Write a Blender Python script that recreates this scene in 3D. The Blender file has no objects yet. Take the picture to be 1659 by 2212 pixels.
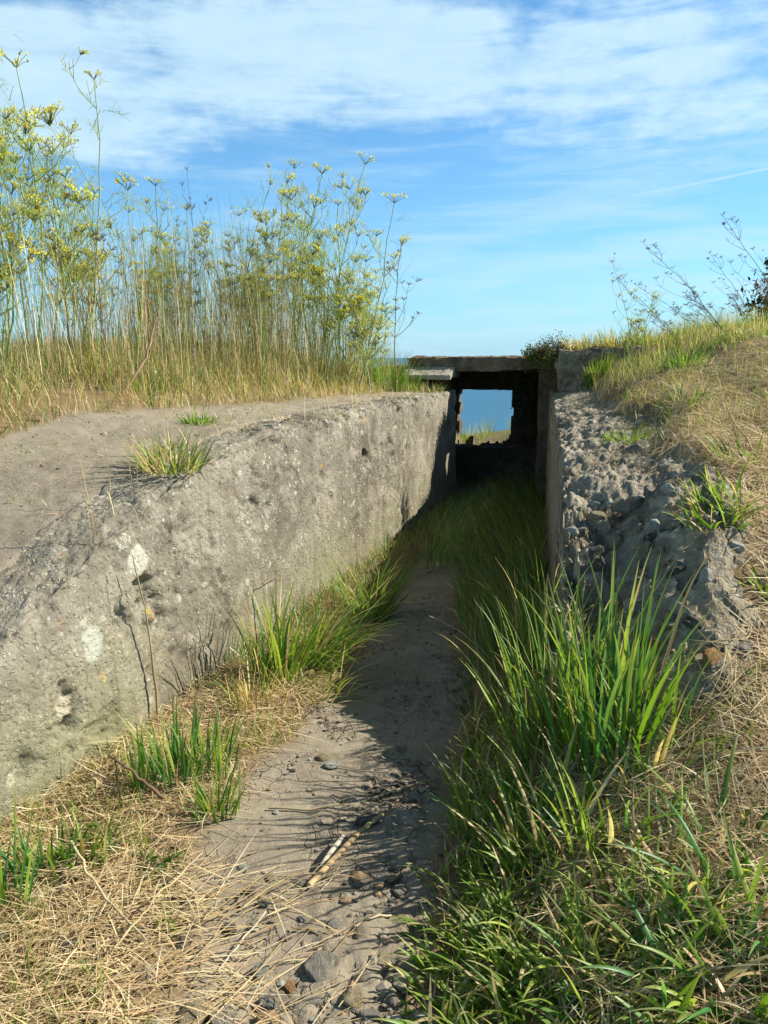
import bpy, bmesh, math, random
import numpy as np
from mathutils import Vector, Matrix, Euler
R = math.radians
rng = np.random.default_rng(7)
random.seed(7)
scene = bpy.context.scene
COL = scene.collection

# ------------------------------------------------------------------ camera
PITCH = 11.8
EYE = 1.6
cam_d = bpy.data.cameras.new("camera")
cam = bpy.data.objects.new("camera", cam_d)
COL.objects.link(cam)
cam.location = (0, 0, EYE)
cam.rotation_euler = (R(90 - PITCH), 0, 0)
cam_d.sensor_fit = 'VERTICAL'
cam_d.sensor_height = 36
cam_d.sensor_width = 27
cam_d.lens = 26
cam_d.clip_start = 0.02
cam_d.clip_end = 60000
scene.camera = cam

# ------------------------------------------------------------------ light
SUN_AZ = R(10)      # measured from +X towards +Y
SUN_EL = R(37.5)
sd = bpy.data.lights.new("sun", 'SUN')
sd.energy = 5.0
sd.angle = R(0.5)
sd.color = (1.0, 0.93, 0.80)
sun = bpy.data.objects.new("sun", sd)
COL.objects.link(sun)
sv = Vector((math.cos(SUN_EL) * math.cos(SUN_AZ), math.cos(SUN_EL) * math.sin(SUN_AZ), math.sin(SUN_EL)))
sun.rotation_euler = sv.to_track_quat('Z', 'Y').to_euler()
sun.location = (20, 5, 20)
scene.view_settings.view_transform = 'Standard'
scene.view_settings.look = 'None'
scene.view_settings.exposure = 0.72
scene.view_settings.gamma = 1


class E:
    """small expression helper over math nodes"""
    nt = None
    def __init__(s, sock): s.s = sock
    @staticmethod
    def w(v): return v.s if isinstance(v, E) else v
    @staticmethod
    def op(o, a, b=0.0, c=0.0, clamp=False):
        n = E.nt.nodes.new('ShaderNodeMath'); n.operation = o; n.use_clamp = clamp
        for i, v in enumerate((a, b, c)):
            v = E.w(v)
            if isinstance(v, (int, float)): n.inputs[i].default_value = v
            else: E.nt.links.new(v, n.inputs[i])
        return E(n.outputs[0])
    def __add__(s, o): return E.op('ADD', s, o)
    __radd__ = __add__
    def __sub__(s, o): return E.op('SUBTRACT', s, o)
    def __rsub__(s, o): return E.op('SUBTRACT', o, s)
    def __mul__(s, o): return E.op('MULTIPLY', s, o)
    __rmul__ = __mul__
    def __truediv__(s, o): return E.op('DIVIDE', s, o)
    def __pow__(s, o): return E.op('POWER', s, o)
    def clamp(s): return E.op('ADD', s, 0.0, clamp=True)
    def sstep(s, a, b):
        n = E.nt.nodes.new('ShaderNodeMapRange'); n.interpolation_type = 'SMOOTHSTEP'
        E.nt.links.new(s.s, n.inputs[0])
        n.inputs[1].default_value = a; n.inputs[2].default_value = b
        n.inputs[3].default_value = 0; n.inputs[4].default_value = 1
        return E(n.outputs[0])


def gauss(ax, ay, cx, cy, sx, sy):
    dx = (ax - cx) / sx; dy = (ay - cy) / sy
    return E.op('EXPONENT', (dx * dx + dy * dy) * -1.0)


def mixc(nt, fac, a, b, blend='MIX'):
    n = nt.nodes.new('ShaderNodeMix'); n.data_type = 'RGBA'; n.blend_type = blend
    for k, v in ((0, fac), (6, a), (7, b)):
        v = E.w(v)
        if isinstance(v, (int, float)): n.inputs[k].default_value = v
        elif isinstance(v, tuple): n.inputs[k].default_value = (*v, 1) if len(v) == 3 else v
        else: nt.links.new(v, n.inputs[k])
    return n.outputs[2]


def noise(nt, vec, scale, detail=4, rough=0.55, dist=0.0, out=0):
    n = nt.nodes.new('ShaderNodeTexNoise')
    n.inputs['Scale'].default_value = scale; n.inputs['Detail'].default_value = detail
    n.inputs['Roughness'].default_value = rough; n.inputs['Distortion'].default_value = dist
    nt.links.new(vec, n.inputs['Vector'])
    return n.outputs[out]


def mapping(nt, vec, scale=(1, 1, 1), loc=(0, 0, 0), rot=(0, 0, 0)):
    n = nt.nodes.new('ShaderNodeMapping')
    n.inputs['Scale'].default_value = scale; n.inputs['Location'].default_value = loc; n.inputs['Rotation'].default_value = rot
    nt.links.new(vec, n.inputs['Vector'])
    return n.outputs[0]


def voro(nt, vec, scale, feature='F1', out='Distance', rnd=1.0):
    n = nt.nodes.new('ShaderNodeTexVoronoi'); n.feature = feature
    n.inputs['Scale'].default_value = scale; n.inputs['Randomness'].default_value = rnd
    nt.links.new(vec, n.inputs['Vector'])
    return n.outputs[out]


# ------------------------------------------------------------------ world
W = bpy.data.worlds.new("World"); scene.world = W; W.use_nodes = True
nt = W.node_tree; nt.nodes.clear(); E.nt = nt
out = nt.nodes.new('ShaderNodeOutputWorld'); bg = nt.nodes.new('ShaderNodeBackground')
sky = nt.nodes.new('ShaderNodeTexSky'); sky.sky_type = 'NISHITA'; sky.sun_disc = False
sky.sun_elevation = SUN_EL; sky.sun_rotation = math.pi / 2 - SUN_AZ
sky.altitude = 20; sky.air_density = 1.0; sky.dust_density = 0.3; sky.ozone_density = 3.0
tc = nt.nodes.new('ShaderNodeTexCoord')
sep = nt.nodes.new('ShaderNodeSeparateXYZ'); nt.links.new(tc.outputs['Generated'], sep.inputs[0])
X, Y, Z = (E(sep.outputs[i]) for i in range(3))
az = E.op('ARCTAN2', X, Y) * (180 / math.pi)
el = E.op('ARCSINE', Z) * (180 / math.pi)
cmb = nt.nodes.new('ShaderNodeCombineXYZ')
nt.links.new((az * 0.1).s, cmb.inputs[0]); nt.links.new((el * 0.1).s, cmb.inputs[1])
P = cmb.outputs[0]
n1 = E(noise(nt, mapping(nt, P, (1.0, 2.4, 1), (3.1, 1.7, 0)), 1.1, 7, 0.55, 0.5))
n2 = E(noise(nt, mapping(nt, P, (0.55, 4.2, 1), (1.3, 5.2, 0), (0, 0, R(6))), 1.5, 6, 0.6, 0.4))
n3 = E(noise(nt, mapping(nt, P, (1.2, 2.2, 1), (7.7, 2.2, 0)), 4.0, 6, 0.6, 0.3))
bias = ((n2 - .5) * .8 - .05 + gauss(az, el, -6, 20.2, 40, 3.9) * 1.12 + gauss(az, el, -23, 15.0, 14, 2.6) * 1.1
        + gauss(az, el, 27, 15.0, 11, 2.4) * 0.75 + gauss(az, el, 8, 17.0, 12, 2.0) * 0.35
        - gauss(az, el, -8, 14.6, 5.5, 1.6) * 0.5 - gauss(az, el, -24, 22.6, 5, 1.2) * 0.7
        - gauss(az, el, 10, 22.2, 4, 1.0) * 0.35)
dens = bias + (n1 - 0.5) * 1.5 + (n3 - 0.5) * 0.55 + (n2 - 0.5) * 0.5
cloud = dens.sstep(0.10, 0.95)
wisp = (n2 - 0.5 + gauss(az, el, 12, 6, 30, 6) * 0.10 + gauss(az, el, 24, 14, 14, 5) * .10 - gauss(az, el, -12, 12, 12, 3) * .06).sstep(-.08, 0.30) * 0.46 + .02
# contrail: thin line right of centre
ln = el - (az - 20.0) * 0.12 - 11.15
trail = E.op('EXPONENT', (ln * ln) * -90.0) * az.sstep(12, 19) * 0.62 * (n3.sstep(0.2, 0.6) * 0.5 + 0.5)
high = el.sstep(20, 40)
rest = n1.sstep(0.58, 0.8) * high * 0.25
mask = E.op('MAXIMUM', E.op('MAXIMUM', cloud * (n2.sstep(.2, .6) * .22 + .66), wisp), E.op('MAXIMUM', trail, rest)).clamp()
tint = mixc(nt, 1.0, sky.outputs[0], (1.08, 1.88, 2.20), 'MULTIPLY')
# deep blue overhead, brighter towards the horizon
tint = mixc(nt, el.sstep(24, 42), tint, mixc(nt, 1.0, sky.outputs[0], (.62, .62, .55), 'MULTIPLY'))
# the haze just over the horizon stays pale
ccol = mixc(nt, n3, (6.6, 9.9, 12.0), (8.9, 11.4, 12.8))
air = E.op('EXPONENT', E.op('MAXIMUM', el, 0.0) * -.16) * .72
tint = mixc(nt, air, tint, (5.0, 8.0, 11.3))
col = mixc(nt, mask, tint, ccol)
nt.links.new(col, bg.inputs[0]); bg.inputs[1].default_value = 0.052
nt.links.new(bg.outputs[0], out.inputs[0])

# ------------------------------------------------------------------ pixel helper (photo at 1659 x 2212)
F = 1597.0
CP, SP = math.cos(R(PITCH)), math.sin(R(PITCH))
def ray(px, py):
    u = px - 829.5; v = py - 1106.0
    return np.array([u, F * CP - v * SP, -F * SP - v * CP])

# ------------------------------------------------------------------ numpy noise
_perm = np.random.default_rng(3).permutation(256); _perm = np.concatenate([_perm, _perm, _perm])
_g3 = np.random.default_rng(4).normal(size=(256, 3)); _g3 /= np.linalg.norm(_g3, axis=1)[:, None]
def pnoise(x, y, z=0.0):
    x, y, z = np.broadcast_arrays(np.asarray(x, float), np.asarray(y, float), np.asarray(z, float))
    xi, yi, zi = np.floor(x).astype(int), np.floor(y).astype(int), np.floor(z).astype(int)
    xf, yf, zf = x - xi, y - yi, z - zi
    f = lambda t: t * t * t * (t * (t * 6 - 15) + 10)
    u, v, w = f(xf), f(yf), f(zf)
    def g(i, j, k):
        h = _perm[_perm[_perm[(xi + i) & 255] + ((yi + j) & 255)] + ((zi + k) & 255)]
        gr = _g3[h]
        return gr[..., 0] * (xf - i) + gr[..., 1] * (yf - j) + gr[..., 2] * (zf - k)
    l = lambda a, b, t: a + (b - a) * t
    return l(l(l(g(0, 0, 0), g(1, 0, 0), u), l(g(0, 1, 0), g(1, 1, 0), u), v),
             l(l(g(0, 0, 1), g(1, 0, 1), u), l(g(0, 1, 1), g(1, 1, 1), u), v), w)
def fbm(x, y, z=0.0, o=4, lac=2.1, gain=0.5):
    s = 0; a = 1.0; fr = 1.0
    for i in range(o):
        s = s + a * pnoise(np.asarray(x) * fr + 13.7 * i, np.asarray(y) * fr + 5.1 * i, np.asarray(z) * fr + 2.3 * i)
        a *= gain; fr *= lac
    return s
def ss(a, b, x):
    t = np.clip((x - a) / (b - a), 0, 1)
    return t * t * (3 - 2 * t)
def cells(x, y, size, seed=1):
    """F1 and F2-F1 of a jittered grid (2D)"""
    gx, gy = np.floor(x / size).astype(int), np.floor(y / size).astype(int)
    f1 = np.full(x.shape, 9.0); f2 = np.full(x.shape, 9.0); idv = np.zeros(x.shape)
    for i in (-1, 0, 1):
        for j in (-1, 0, 1):
            a = gx + i; b = gy + j
            h = _perm[_perm[(a + seed * 17) & 255] + (b & 255)]; h2 = _perm[h + 31]
            cx = (a + 0.15 + 0.7 * h / 255) * size; cy = (b + 0.15 + 0.7 * h2 / 255) * size
            d = np.hypot(x - cx, y - cy) / size
            nf2 = np.where(d < f1, f1, np.minimum(f2, d))
            idv = np.where(d < f1, h2 / 255.0, idv)
            f1 = np.minimum(f1, d); f2 = nf2
    return f1, f2 - f1, idv

# ------------------------------------------------------------------ the lie of the land
def XL(y): return -2.11 + 0.35 * y
def XR(y): return 0.885 + 0.203 * (y - 3.6)
def TL(y): return np.interp(y, [0.3, 1.6, 2.33, 2.94, 3.6, 4.38, 6.0, 8.6, 11], [0.30, 0.42, 0.60, 0.88, 1.08, 1.19, 1.23, 1.24, 1.24])
def TR(y): return np.interp(y, [2.4, 3.0, 3.6, 5.0, 8.2, 11], [0.35, 0.50, 0.91, 1.09, 1.24, 1.26])
def RB(y): return np.interp(y, [-3, 0.5, 1.2, 1.8, 2.2, 2.8, 3.5, 3.9, 5.0, 6.0, 7.3, 9.0, 12.0], [0.25, 0.27, 0.30, 0.37, 0.53, 0.83, 1.10, 1.24, 1.52, 1.76, 1.86, 1.90, 1.5])
def X0(y): return np.interp(y, [-3, 1.2, 2.3, 3.3, 4.0, 6], [0.05, 0.08, 0.24, 0.42, 0.5, 0.8])
def PATHL(y): return np.interp(y, [-3, 1.2, 1.6, 2.0, 2.3, 2.7, 3.0, 3.3, 4.0, 5.0, 9], [-.5, -.45, -.52, -.63, -.62, -.50, -.36, -.26, -.07, .12, 1.0])
def PATHR(y): return np.interp(y, [-3, 1.2, 1.6, 2.0, 2.3, 3.3, 4.0, 5.0, 9], [0, .02, .05, .13, .19, .38, .42, .48, 1.2])
def lb_bound(x): return np.interp(x, [-3, -2.15, -1.9, -1.4, -.8, -.43, .2], [3.2, 3.55, 4.25, 4.85, 5.7, 6.6, 7.9])
def base_h(x, y):
    x = np.asarray(x, float); y = np.asarray(y, float)
    dl = XL(y) - .50 * ss(8.47, 8.52, y) * (1 - ss(13.0, 14.0, y)) - x
    zt = TL(y) + ss(0.25, 2.2, dl) * np.clip((y - 2.6) * 0.085, 0, 0.33)
    zt = zt - ss(8.2, 12.5, y) * 0.5 - ss(4.0, 14.0, dl) * 0.5
    zl = zt - 0.22 * (1 - ss(0.20, 0.36, dl))
    zfl = 0.035 * ss(-0.45, -0.05, dl) - 0.02 + 0.0 * x
    dr = x - XR(y)
    zr1 = TR(y) + (RB(y) - TR(y)) * ss(0.25, 1.7, dr) ** .8 + .22 * np.clip(dr, 0, .5) * (1 - ss(.6, 1.2, dr)) - 0.17 * (1 - ss(0.46, 0.62, dr + .10 * np.sin(y * 5.1) + .06 * np.sin(y * 13.7 + x * 6) - .10 * (y < 5) + .04 * np.clip(y - 5, 0, 3))) - ss(4, 14, dr) * 0.4
    s = x - X0(y)
    zr0 = RB(y) * ss(-0.02, 1.05, s) ** 0.85 + ss(1.0, 3.0, s) * 0.18
    wy = ss(3.3, 3.75, y)
    inside = ss(0.06, 0.16, dr)
    zr = zr0 * (1 - wy) * (1 - 0.25 * ss(-0.1, -0.3, dr) * ss(2.9, 3.3, y)) + (zfl * (1 - inside) + zr1 * inside) * wy
    z = np.where(dl > 0, zfl + (zl - zfl) * ss(0.05, 0.15, dl), np.maximum(zr, zfl))
    # behind the bunker the hillside falls to the sea
    yb = y - 10.75 + 0.35 * (x - 1.3)
    t = ss(0.0, 0.6, yb) * (1 - ss(2.2, 3.2, np.abs(x - 1.8)))
    z = z * (1 - t) + (0.30 + 0.12 * (x - 1.5)) * t
    fall = np.clip(y + 0.25 * np.abs(x - 1.5) * 0 - 12.6, 0, None)
    z = z - 0.9 * fall ** 1.25 * ss(0, 2.5, fall)
    return np.maximum(z, -30)
def H(x, y):
    x = np.asarray(x, float); y = np.asarray(y, float)
    z = base_h(x, y)
    dl = XL(y) - x
    onpath = (dl < 0) & (x < PATHR(y) + 0.05)
    amp = np.where(onpath, 0.010, 0.012)
    dr__ = x - XR(y); z = z + ((dr__ > .25) & (y > 3.4) & (y < 8.6)) * .03 * (fbm(x * 4, y * 4, 2.2, 4) + .2)
    z = z + amp * fbm(x * 2.3, y * 2.3, 0.3, 3) + 0.006 * fbm(x * 11, y * 11, 1.7, 3)
    far = np.hypot(x, y)
    z = z + ss(12, 40, far) * 1.0 * fbm(x * 0.15, y * 0.15, 4.0, 3)
    return z
def at(px, py):
    """point on the ground that shows at that place of the photograph"""
    d = ray(px, py); d = d / np.linalg.norm(d)
    t = np.arange(0.8, 30, 0.01)
    p = np.array([0, 0, EYE]) + t[:, None] * d
    hit = np.where(p[:, 2] < H(p[:, 0], p[:, 1]))[0]
    i = hit[0] if len(hit) else len(t) - 1
    return p[i]
def on_left_wall(px, py):
    d = ray(px, py); t = 2.11 / (0.35 * d[1] - d[0])
    return np.array([d[0] * t, d[1] * t, EYE + d[2] * t])

# ------------------------------------------------------------------ mesh helpers
def tag(o, label=None, cat=None, group=None, kind=None):
    for k, v in (('label', label), ('category', cat), ('group', group), ('kind', kind)):
        if v: o[k] = v
    return o
def mesh_np(name, V, Fq, mat, parent=None, colors=None, smooth=True, loc=None, idx=None):
    """V (n,3); Fq (m,4) or (m,3) int"""
    me = bpy.data.meshes.new(name)
    V = np.ascontiguousarray(V, np.float32); Fq = np.ascontiguousarray(Fq, np.int32)
    k = Fq.shape[1]
    me.vertices.add(len(V)); me.vertices.foreach_set('co', V.ravel())
    me.loops.add(Fq.size); me.loops.foreach_set('vertex_index', Fq.ravel())
    me.polygons.add(len(Fq)); me.polygons.foreach_set('loop_start', np.arange(0, Fq.size, k, dtype=np.int32))
    me.polygons.foreach_set('loop_total', np.full(len(Fq), k, np.int32))
    me.polygons.foreach_set('use_smooth', np.full(len(Fq), smooth))
    if colors is not None:
        at_ = me.color_attributes.new('col', 'FLOAT_COLOR', 'POINT')
        c = np.ones((len(V), 4), np.float32); c[:, :3] = colors
        at_.data.foreach_set('color', c.ravel())
    if mat is not None:
        for m in (mat if isinstance(mat, list) else [mat]): me.materials.append(m)
    if idx is not None: me.polygons.foreach_set('material_index', np.asarray(idx, np.int32))
    me.update(); me.validate()
    o = bpy.data.objects.new(name, me); COL.objects.link(o)
    if parent is not None: o.parent = parent
    if loc is not None: o.location = loc
    return o
def empty(name, loc=(0, 0, 0), rz=0.0):
    o = bpy.data.objects.new(name, None); COL.objects.link(o); o.location = loc; o.rotation_euler = (0, 0, rz)
    o.empty_display_size = 0.1
    return o
def grid_faces(nu, nv, off=0, closed_v=False):
    i = np.arange(nu - 1)[:, None]; j = np.arange(nv if closed_v else nv - 1)[None, :]
    a = i * nv + j; b = i * nv + (j + 1) % nv
    return (np.stack([a, a + nv, b + nv, b], -1).reshape(-1, 4) + off)
def copy_tree(o, parent=None):
    c = o.copy(); COL.objects.link(c); c.parent = parent
    for ch in [q for q in o.children]: copy_tree(ch, c)
    return c

class MB:
    """collects strips and tubes into one quad mesh"""
    def __init__(s): s.V = []; s.F = []; s.C = []; s.n = 0
    def add(s, V, Fq, c):
        V = np.asarray(V, float).reshape(-1, 3)
        c = np.broadcast_to(np.asarray(c, float), V.shape)
        s.V.append(V); s.F.append(np.asarray(Fq) + s.n); s.C.append(c); s.n += len(V)
    def tube(s, pts, rad, c, k=5):
        pts = np.asarray(pts, float); n = len(pts)
        rad = np.broadcast_to(np.asarray(rad, float), (n,))
        t = np.gradient(pts, axis=0); t /= np.linalg.norm(t, axis=1)[:, None] + 1e-9
        ref = np.where(np.abs(t[:, 2:3]) > 0.9, np.array([[1.0, 0, 0]]), np.array([[0, 0, 1.0]]))
        a = np.cross(t, ref); a /= np.linalg.norm(a, axis=1)[:, None] + 1e-9; b = np.cross(t, a)
        th = np.arange(k) / k * 2 * np.pi
        V = pts[:, None] + rad[:, None, None] * (np.cos(th)[None, :, None] * a[:, None] + np.sin(th)[None, :, None] * b[:, None])
        c = np.asarray(c, float)
        if c.ndim == 2: c = np.repeat(c, k, 0)
        s.add(V.reshape(-1, 3), grid_faces(n, k, 0, True), c)
        # end caps, as thin fans of quads collapsed to the tip
        for e, o in ((0, -1), (n - 1, 1)):
            tip = pts[e] + t[e] * o * rad[e] * 0.3
            ring = V[e]
            s.add(np.vstack([ring, tip[None]]), np.array([[j, (j + 1) % k, k, k] for j in range(k)])[:, :4], c if c.ndim == 1 else c[e * k])
    def build(s, name, mat, parent=None, smooth=True):
        V = np.vstack(s.V); Fq = np.vstack(s.F); C = np.vstack(s.C)
        # split degenerate quads off as they are: a polygon list is safer
        tri = Fq[:, 2] == Fq[:, 3]
        if tri.any():
            me = bpy.data.meshes.new(name)
            faces = [tuple(f[:3]) if t else tuple(f) for f, t in zip(Fq.tolist(), tri.tolist())]
            me.from_pydata(V.tolist(), [], faces)
            a_ = me.color_attributes.new('col', 'FLOAT_COLOR', 'POINT')
            c = np.ones((len(V), 4), np.float32); c[:, :3] = C; a_.data.foreach_set('color', c.ravel())
            me.polygons.foreach_set('use_smooth', np.full(len(faces), smooth))
            if mat: me.materials.append(mat)
            o = bpy.data.objects.new(name, me); COL.objects.link(o); o.parent = parent
            return o
        return mesh_np(name, V, Fq, mat, parent, C, smooth)

# ------------------------------------------------------------------ materials
def new_mat(name):
    m = bpy.data.materials.new(name); m.use_nodes = True
    nt = m.node_tree; nt.nodes.clear(); E.nt = nt
    o = nt.nodes.new('ShaderNodeOutputMaterial'); p = nt.nodes.new('ShaderNodeBsdfPrincipled')
    nt.links.new(p.outputs[0], o.inputs[0])
    return m, nt, p, o
def setc(nt, sock, v):
    v = E.w(v)
    if isinstance(v, (int, float)): sock.default_value = v
    elif isinstance(v, tuple): sock.default_value = (*v, 1)
    else: nt.links.new(v, sock)
def bump(nt, p, h, strength, dist, prev=None):
    b = nt.nodes.new('ShaderNodeBump'); b.inputs['Strength'].default_value = strength; b.inputs['Distance'].default_value = dist
    nt.links.new(E.w(h), b.inputs['Height'])
    if prev: nt.links.new(prev, b.inputs['Normal'])
    nt.links.new(b.outputs[0], p.inputs['Normal'])
    return b.outputs[0]

def mat_concrete(name, base, dark, light, lichen=0.5, aggregate=0.5, patches=(), moss=0.0, seed=0.0):
    m, nt, p, o = new_mat(name)
    tc = nt.nodes.new('ShaderNodeTexCoord'); v = mapping(nt, tc.outputs['Object'], loc=(seed, seed * .7, 0))
    big = E(noise(nt, v, 1.3, 5, 0.6)); mid = E(noise(nt, v, 7, 6, 0.65, 0.3)); fine = E(noise(nt, v, 55, 5, 0.7))
    streak = E(noise(nt, mapping(nt, tc.outputs['Object'], (9, 9, 1.1)), 1.6, 5, 0.65))
    huge = E(noise(nt, mapping(nt, v, loc=(5, 2, 9)), .75, 4, .55, .6))
    c = mixc(nt, (big * .6 + huge * .4).sstep(0.38, 0.58), dark, base)
    c = mixc(nt, mid.sstep(0.42, 0.75) * 0.7, c, light)
    c = mixc(nt, streak.sstep(0.54, 0.75) * 0.55, c, tuple(0.5 * q for q in dark))
    c = mixc(nt, fine.sstep(0.3, 0.7) * 0.35, c, tuple(0.45 * q for q in base))
    # aggregate grains of different stone
    if aggregate > 0:
        vn = nt.nodes.new('ShaderNodeTexVoronoi'); vn.inputs['Scale'].default_value = 26 if name.startswith('broken') else 46
        nt.links.new(mapping(nt, v, (1, 1, 1)), vn.inputs['Vector'])
        sepc = nt.nodes.new('ShaderNodeSeparateColor'); nt.links.new(vn.outputs['Color'], sepc.inputs[0])
        rr = E(sepc.outputs[0]); gg = E(sepc.outputs[1])
        ramp = nt.nodes.new('ShaderNodeValToRGB'); ramp.color_ramp.interpolation = 'CONSTANT'
        cols = [(0, (.10, .09, .075)), (.2, (.33, .29, .22)), (.45, (.22, .20, .17)), (.62, (.46, .42, .33)), (.8, (.28, .17, .10)), (.87, (.5, .49, .45)), (.95, (.15, .16, .16))]
        ramp.color_ramp.elements[0].position = 0; ramp.color_ramp.elements[0].color = (*cols[0][1], 1)
        ramp.color_ramp.elements[1].position = cols[1][0]; ramp.color_ramp.elements[1].color = (*cols[1][1], 1)
        for pz, cc in cols[2:]:
            e = ramp.color_ramp.elements.new(pz); e.color = (*cc, 1)
        nt.links.new(rr.s, ramp.inputs[0])
        agm = (1 - E(vn.outputs['Distance']).sstep(0.25, 0.5)) * gg.sstep(0.35, 0.5) * E(noise(nt, v, 3.2, 4, .6)).sstep(0.40, 0.62) * aggregate
        c = mixc(nt, agm, c, ramp.outputs[0])
    # lichens: crusts of small pale discs, a few orange ones
    wv = nt.nodes.new('ShaderNodeVectorMath'); wv.operation = 'ADD'
    sc_ = nt.nodes.new('ShaderNodeVectorMath'); sc_.operation = 'SCALE'; sc_.inputs[3].default_value = 0.05
    nt.links.new(noise(nt, v, 22, 3, .6, 0, 1), sc_.inputs[0]); nt.links.new(v, wv.inputs[0]); nt.links.new(sc_.outputs[0], wv.inputs[1])
    lv = wv.outputs[0]
    where = E(noise(nt, v, 2.6, 5, 0.65)).sstep(0.5, 0.66)
    l1 = (1 - E(voro(nt, lv, 24)).sstep(0.16, 0.34)) * where
    l2 = (1 - E(voro(nt, lv, 60)).sstep(0.14, 0.36)) * E(noise(nt, v, 4.1, 4, .6)).sstep(0.46, 0.58)
    l5 = E(noise(nt, v, 10, 7, .75, .6)).sstep(.56, .62) * E(noise(nt, mapping(nt, v, loc=(4, 1, 7)), 1.7, 3, .6)).sstep(.53, .62)
    l3 = (1 - E(voro(nt, lv, 7.5)).sstep(0.10, 0.20)) * E(noise(nt, v, 1.9, 3, .6)).sstep(0.48, 0.56) * 0.7
    lm = E.op('MAXIMUM', E.op('MAXIMUM', l1, l2), E.op('MAXIMUM', l3, l5 * .8)) * lichen
    smooth_ = E(noise(nt, mapping(nt, v, loc=(2, 8, 1)), 2.3, 4, .5, .4)).sstep(.56, .585)
    c = mixc(nt, smooth_ * .72, c, tuple(.62 * q for q in base))
    c = mixc(nt, lm.clamp(), c, mixc(nt, fine, (0.45, 0.44, 0.33), (0.66, 0.63, 0.50)))
    l4 = (1 - E(voro(nt, mapping(nt, lv, loc=(9, 3, 2)), 5.0)).sstep(0.09, 0.13)) * E(noise(nt, v, 3.0, 3, .6)).sstep(0.55, 0.6)
    c = mixc(nt, (l4 * min(1, lichen * 1.6)).clamp(), c, (0.50, 0.27, 0.05))
    # hairline cracks and the line between two pours
    ce = E(voro(nt, mapping(nt, lv, (1, 1, 1.4)), 1.9, 'DISTANCE_TO_EDGE'))
    crk_ = (1 - ce.sstep(.0, .007)) * E(noise(nt, v, 1.4, 3, .6)).sstep(.46, .54)
    c = mixc(nt, (crk_ * .8).clamp(), c, (.06, .05, .04))
    drip = E(noise(nt, mapping(nt, tc.outputs['Object'], (16, 16, .55), (3, 3, 0)), 1.5, 6, .7)).sstep(.56, .70)
    c = mixc(nt, drip * .55, c, (.10, .088, .065))
    if moss:
        sp = nt.nodes.new('ShaderNodeSeparateXYZ'); nt.links.new(tc.outputs['Object'], sp.inputs[0])
        mm = (1 - E(sp.outputs[2]).sstep(0.05, 0.75)) * big.sstep(0.3, 0.7) * moss
        c = mixc(nt, mm, c, (0.19, 0.19, 0.09))
    if patches:
        sp = nt.nodes.new('ShaderNodeSeparateXYZ')
        nt.links.new(wv.outputs[0], sp.inputs[0])
        yy, zz = E(sp.outputs[1]), E(sp.outputs[2])
        for (py_, pz_, sy, sz, ccol_) in patches:
            dy = (yy - (py_ + seed * .7 + 0.025)) / sy; dz = (zz - (pz_ + 0.025)) / sz
            mk = 1 - E.op('SQRT', dy * dy + dz * dz + (mid - 0.5) * 1.1).sstep(0.80, 1.10)
            c = mixc(nt, (mk * (fine.sstep(.2, .6) * .4 + .38)).clamp(), c, ccol_)
    setc(nt, p.inputs['Base Color'], c)
    p.inputs['Roughness'].default_value = 0.95
    p.inputs['Specular IOR Level'].default_value = 0.15
    pit = E(voro(nt, lv, 38)).sstep(0.0, 0.5)
    b = bump(nt, p, mid * 0.6 + fine * 0.35 + pit * 0.25 + lm * 0.25, 0.9, 0.02)
    bump(nt, p, E(noise(nt, v, 190, 3, .7)), 0.6, 0.004, b)
    return m

def lw(px, py):
    q = on_left_wall(px, py); return q[1], q[2]
_p = []
for (px, py, wpx, hpx, cc) in ((317, 1211, 21, 34, (.60, .60, .50)), (213, 1390, 22, 42, (.50, .52, .44)), (347, 1322, 5, 6, (.55, .42, .10)),
                               (232, 1462, 6, 15, (.50, .38, .16)), (45, 1235, 8, 7, (.6, .33, .07)), (163, 1525, 14, 30, (.5, .45, .33))):
    y_, z_ = lw(px, py); _p.append((y_, z_, abs(lw(px + wpx, py)[0] - y_), abs(lw(px, py + hpx)[1] - z_), cc))
M = {}
M['wall_left'] = mat_concrete('weathered_concrete', (.325, .292, .225), (.150, .128, .094), (.47, .435, .35), 1.0, 1.0, _p, 0.75, 0.0)
M['wall_right'] = mat_concrete('lichened_concrete', (.34, .30, .225), (.15, .125, .09), (.62, .58, .46), 1.0, 1.0, (), 0.2, 3.3)
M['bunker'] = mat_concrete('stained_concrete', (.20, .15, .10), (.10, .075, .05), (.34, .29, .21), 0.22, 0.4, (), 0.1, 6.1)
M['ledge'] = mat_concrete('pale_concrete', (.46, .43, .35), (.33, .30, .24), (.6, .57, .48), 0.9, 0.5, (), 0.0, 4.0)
M['rubble'] = mat_concrete('broken_concrete', (.33, .275, .19), (.10, .08, .055), (.60, .54, .40), 0.85, 1.0, (), 0.0, 8.3)

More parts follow.
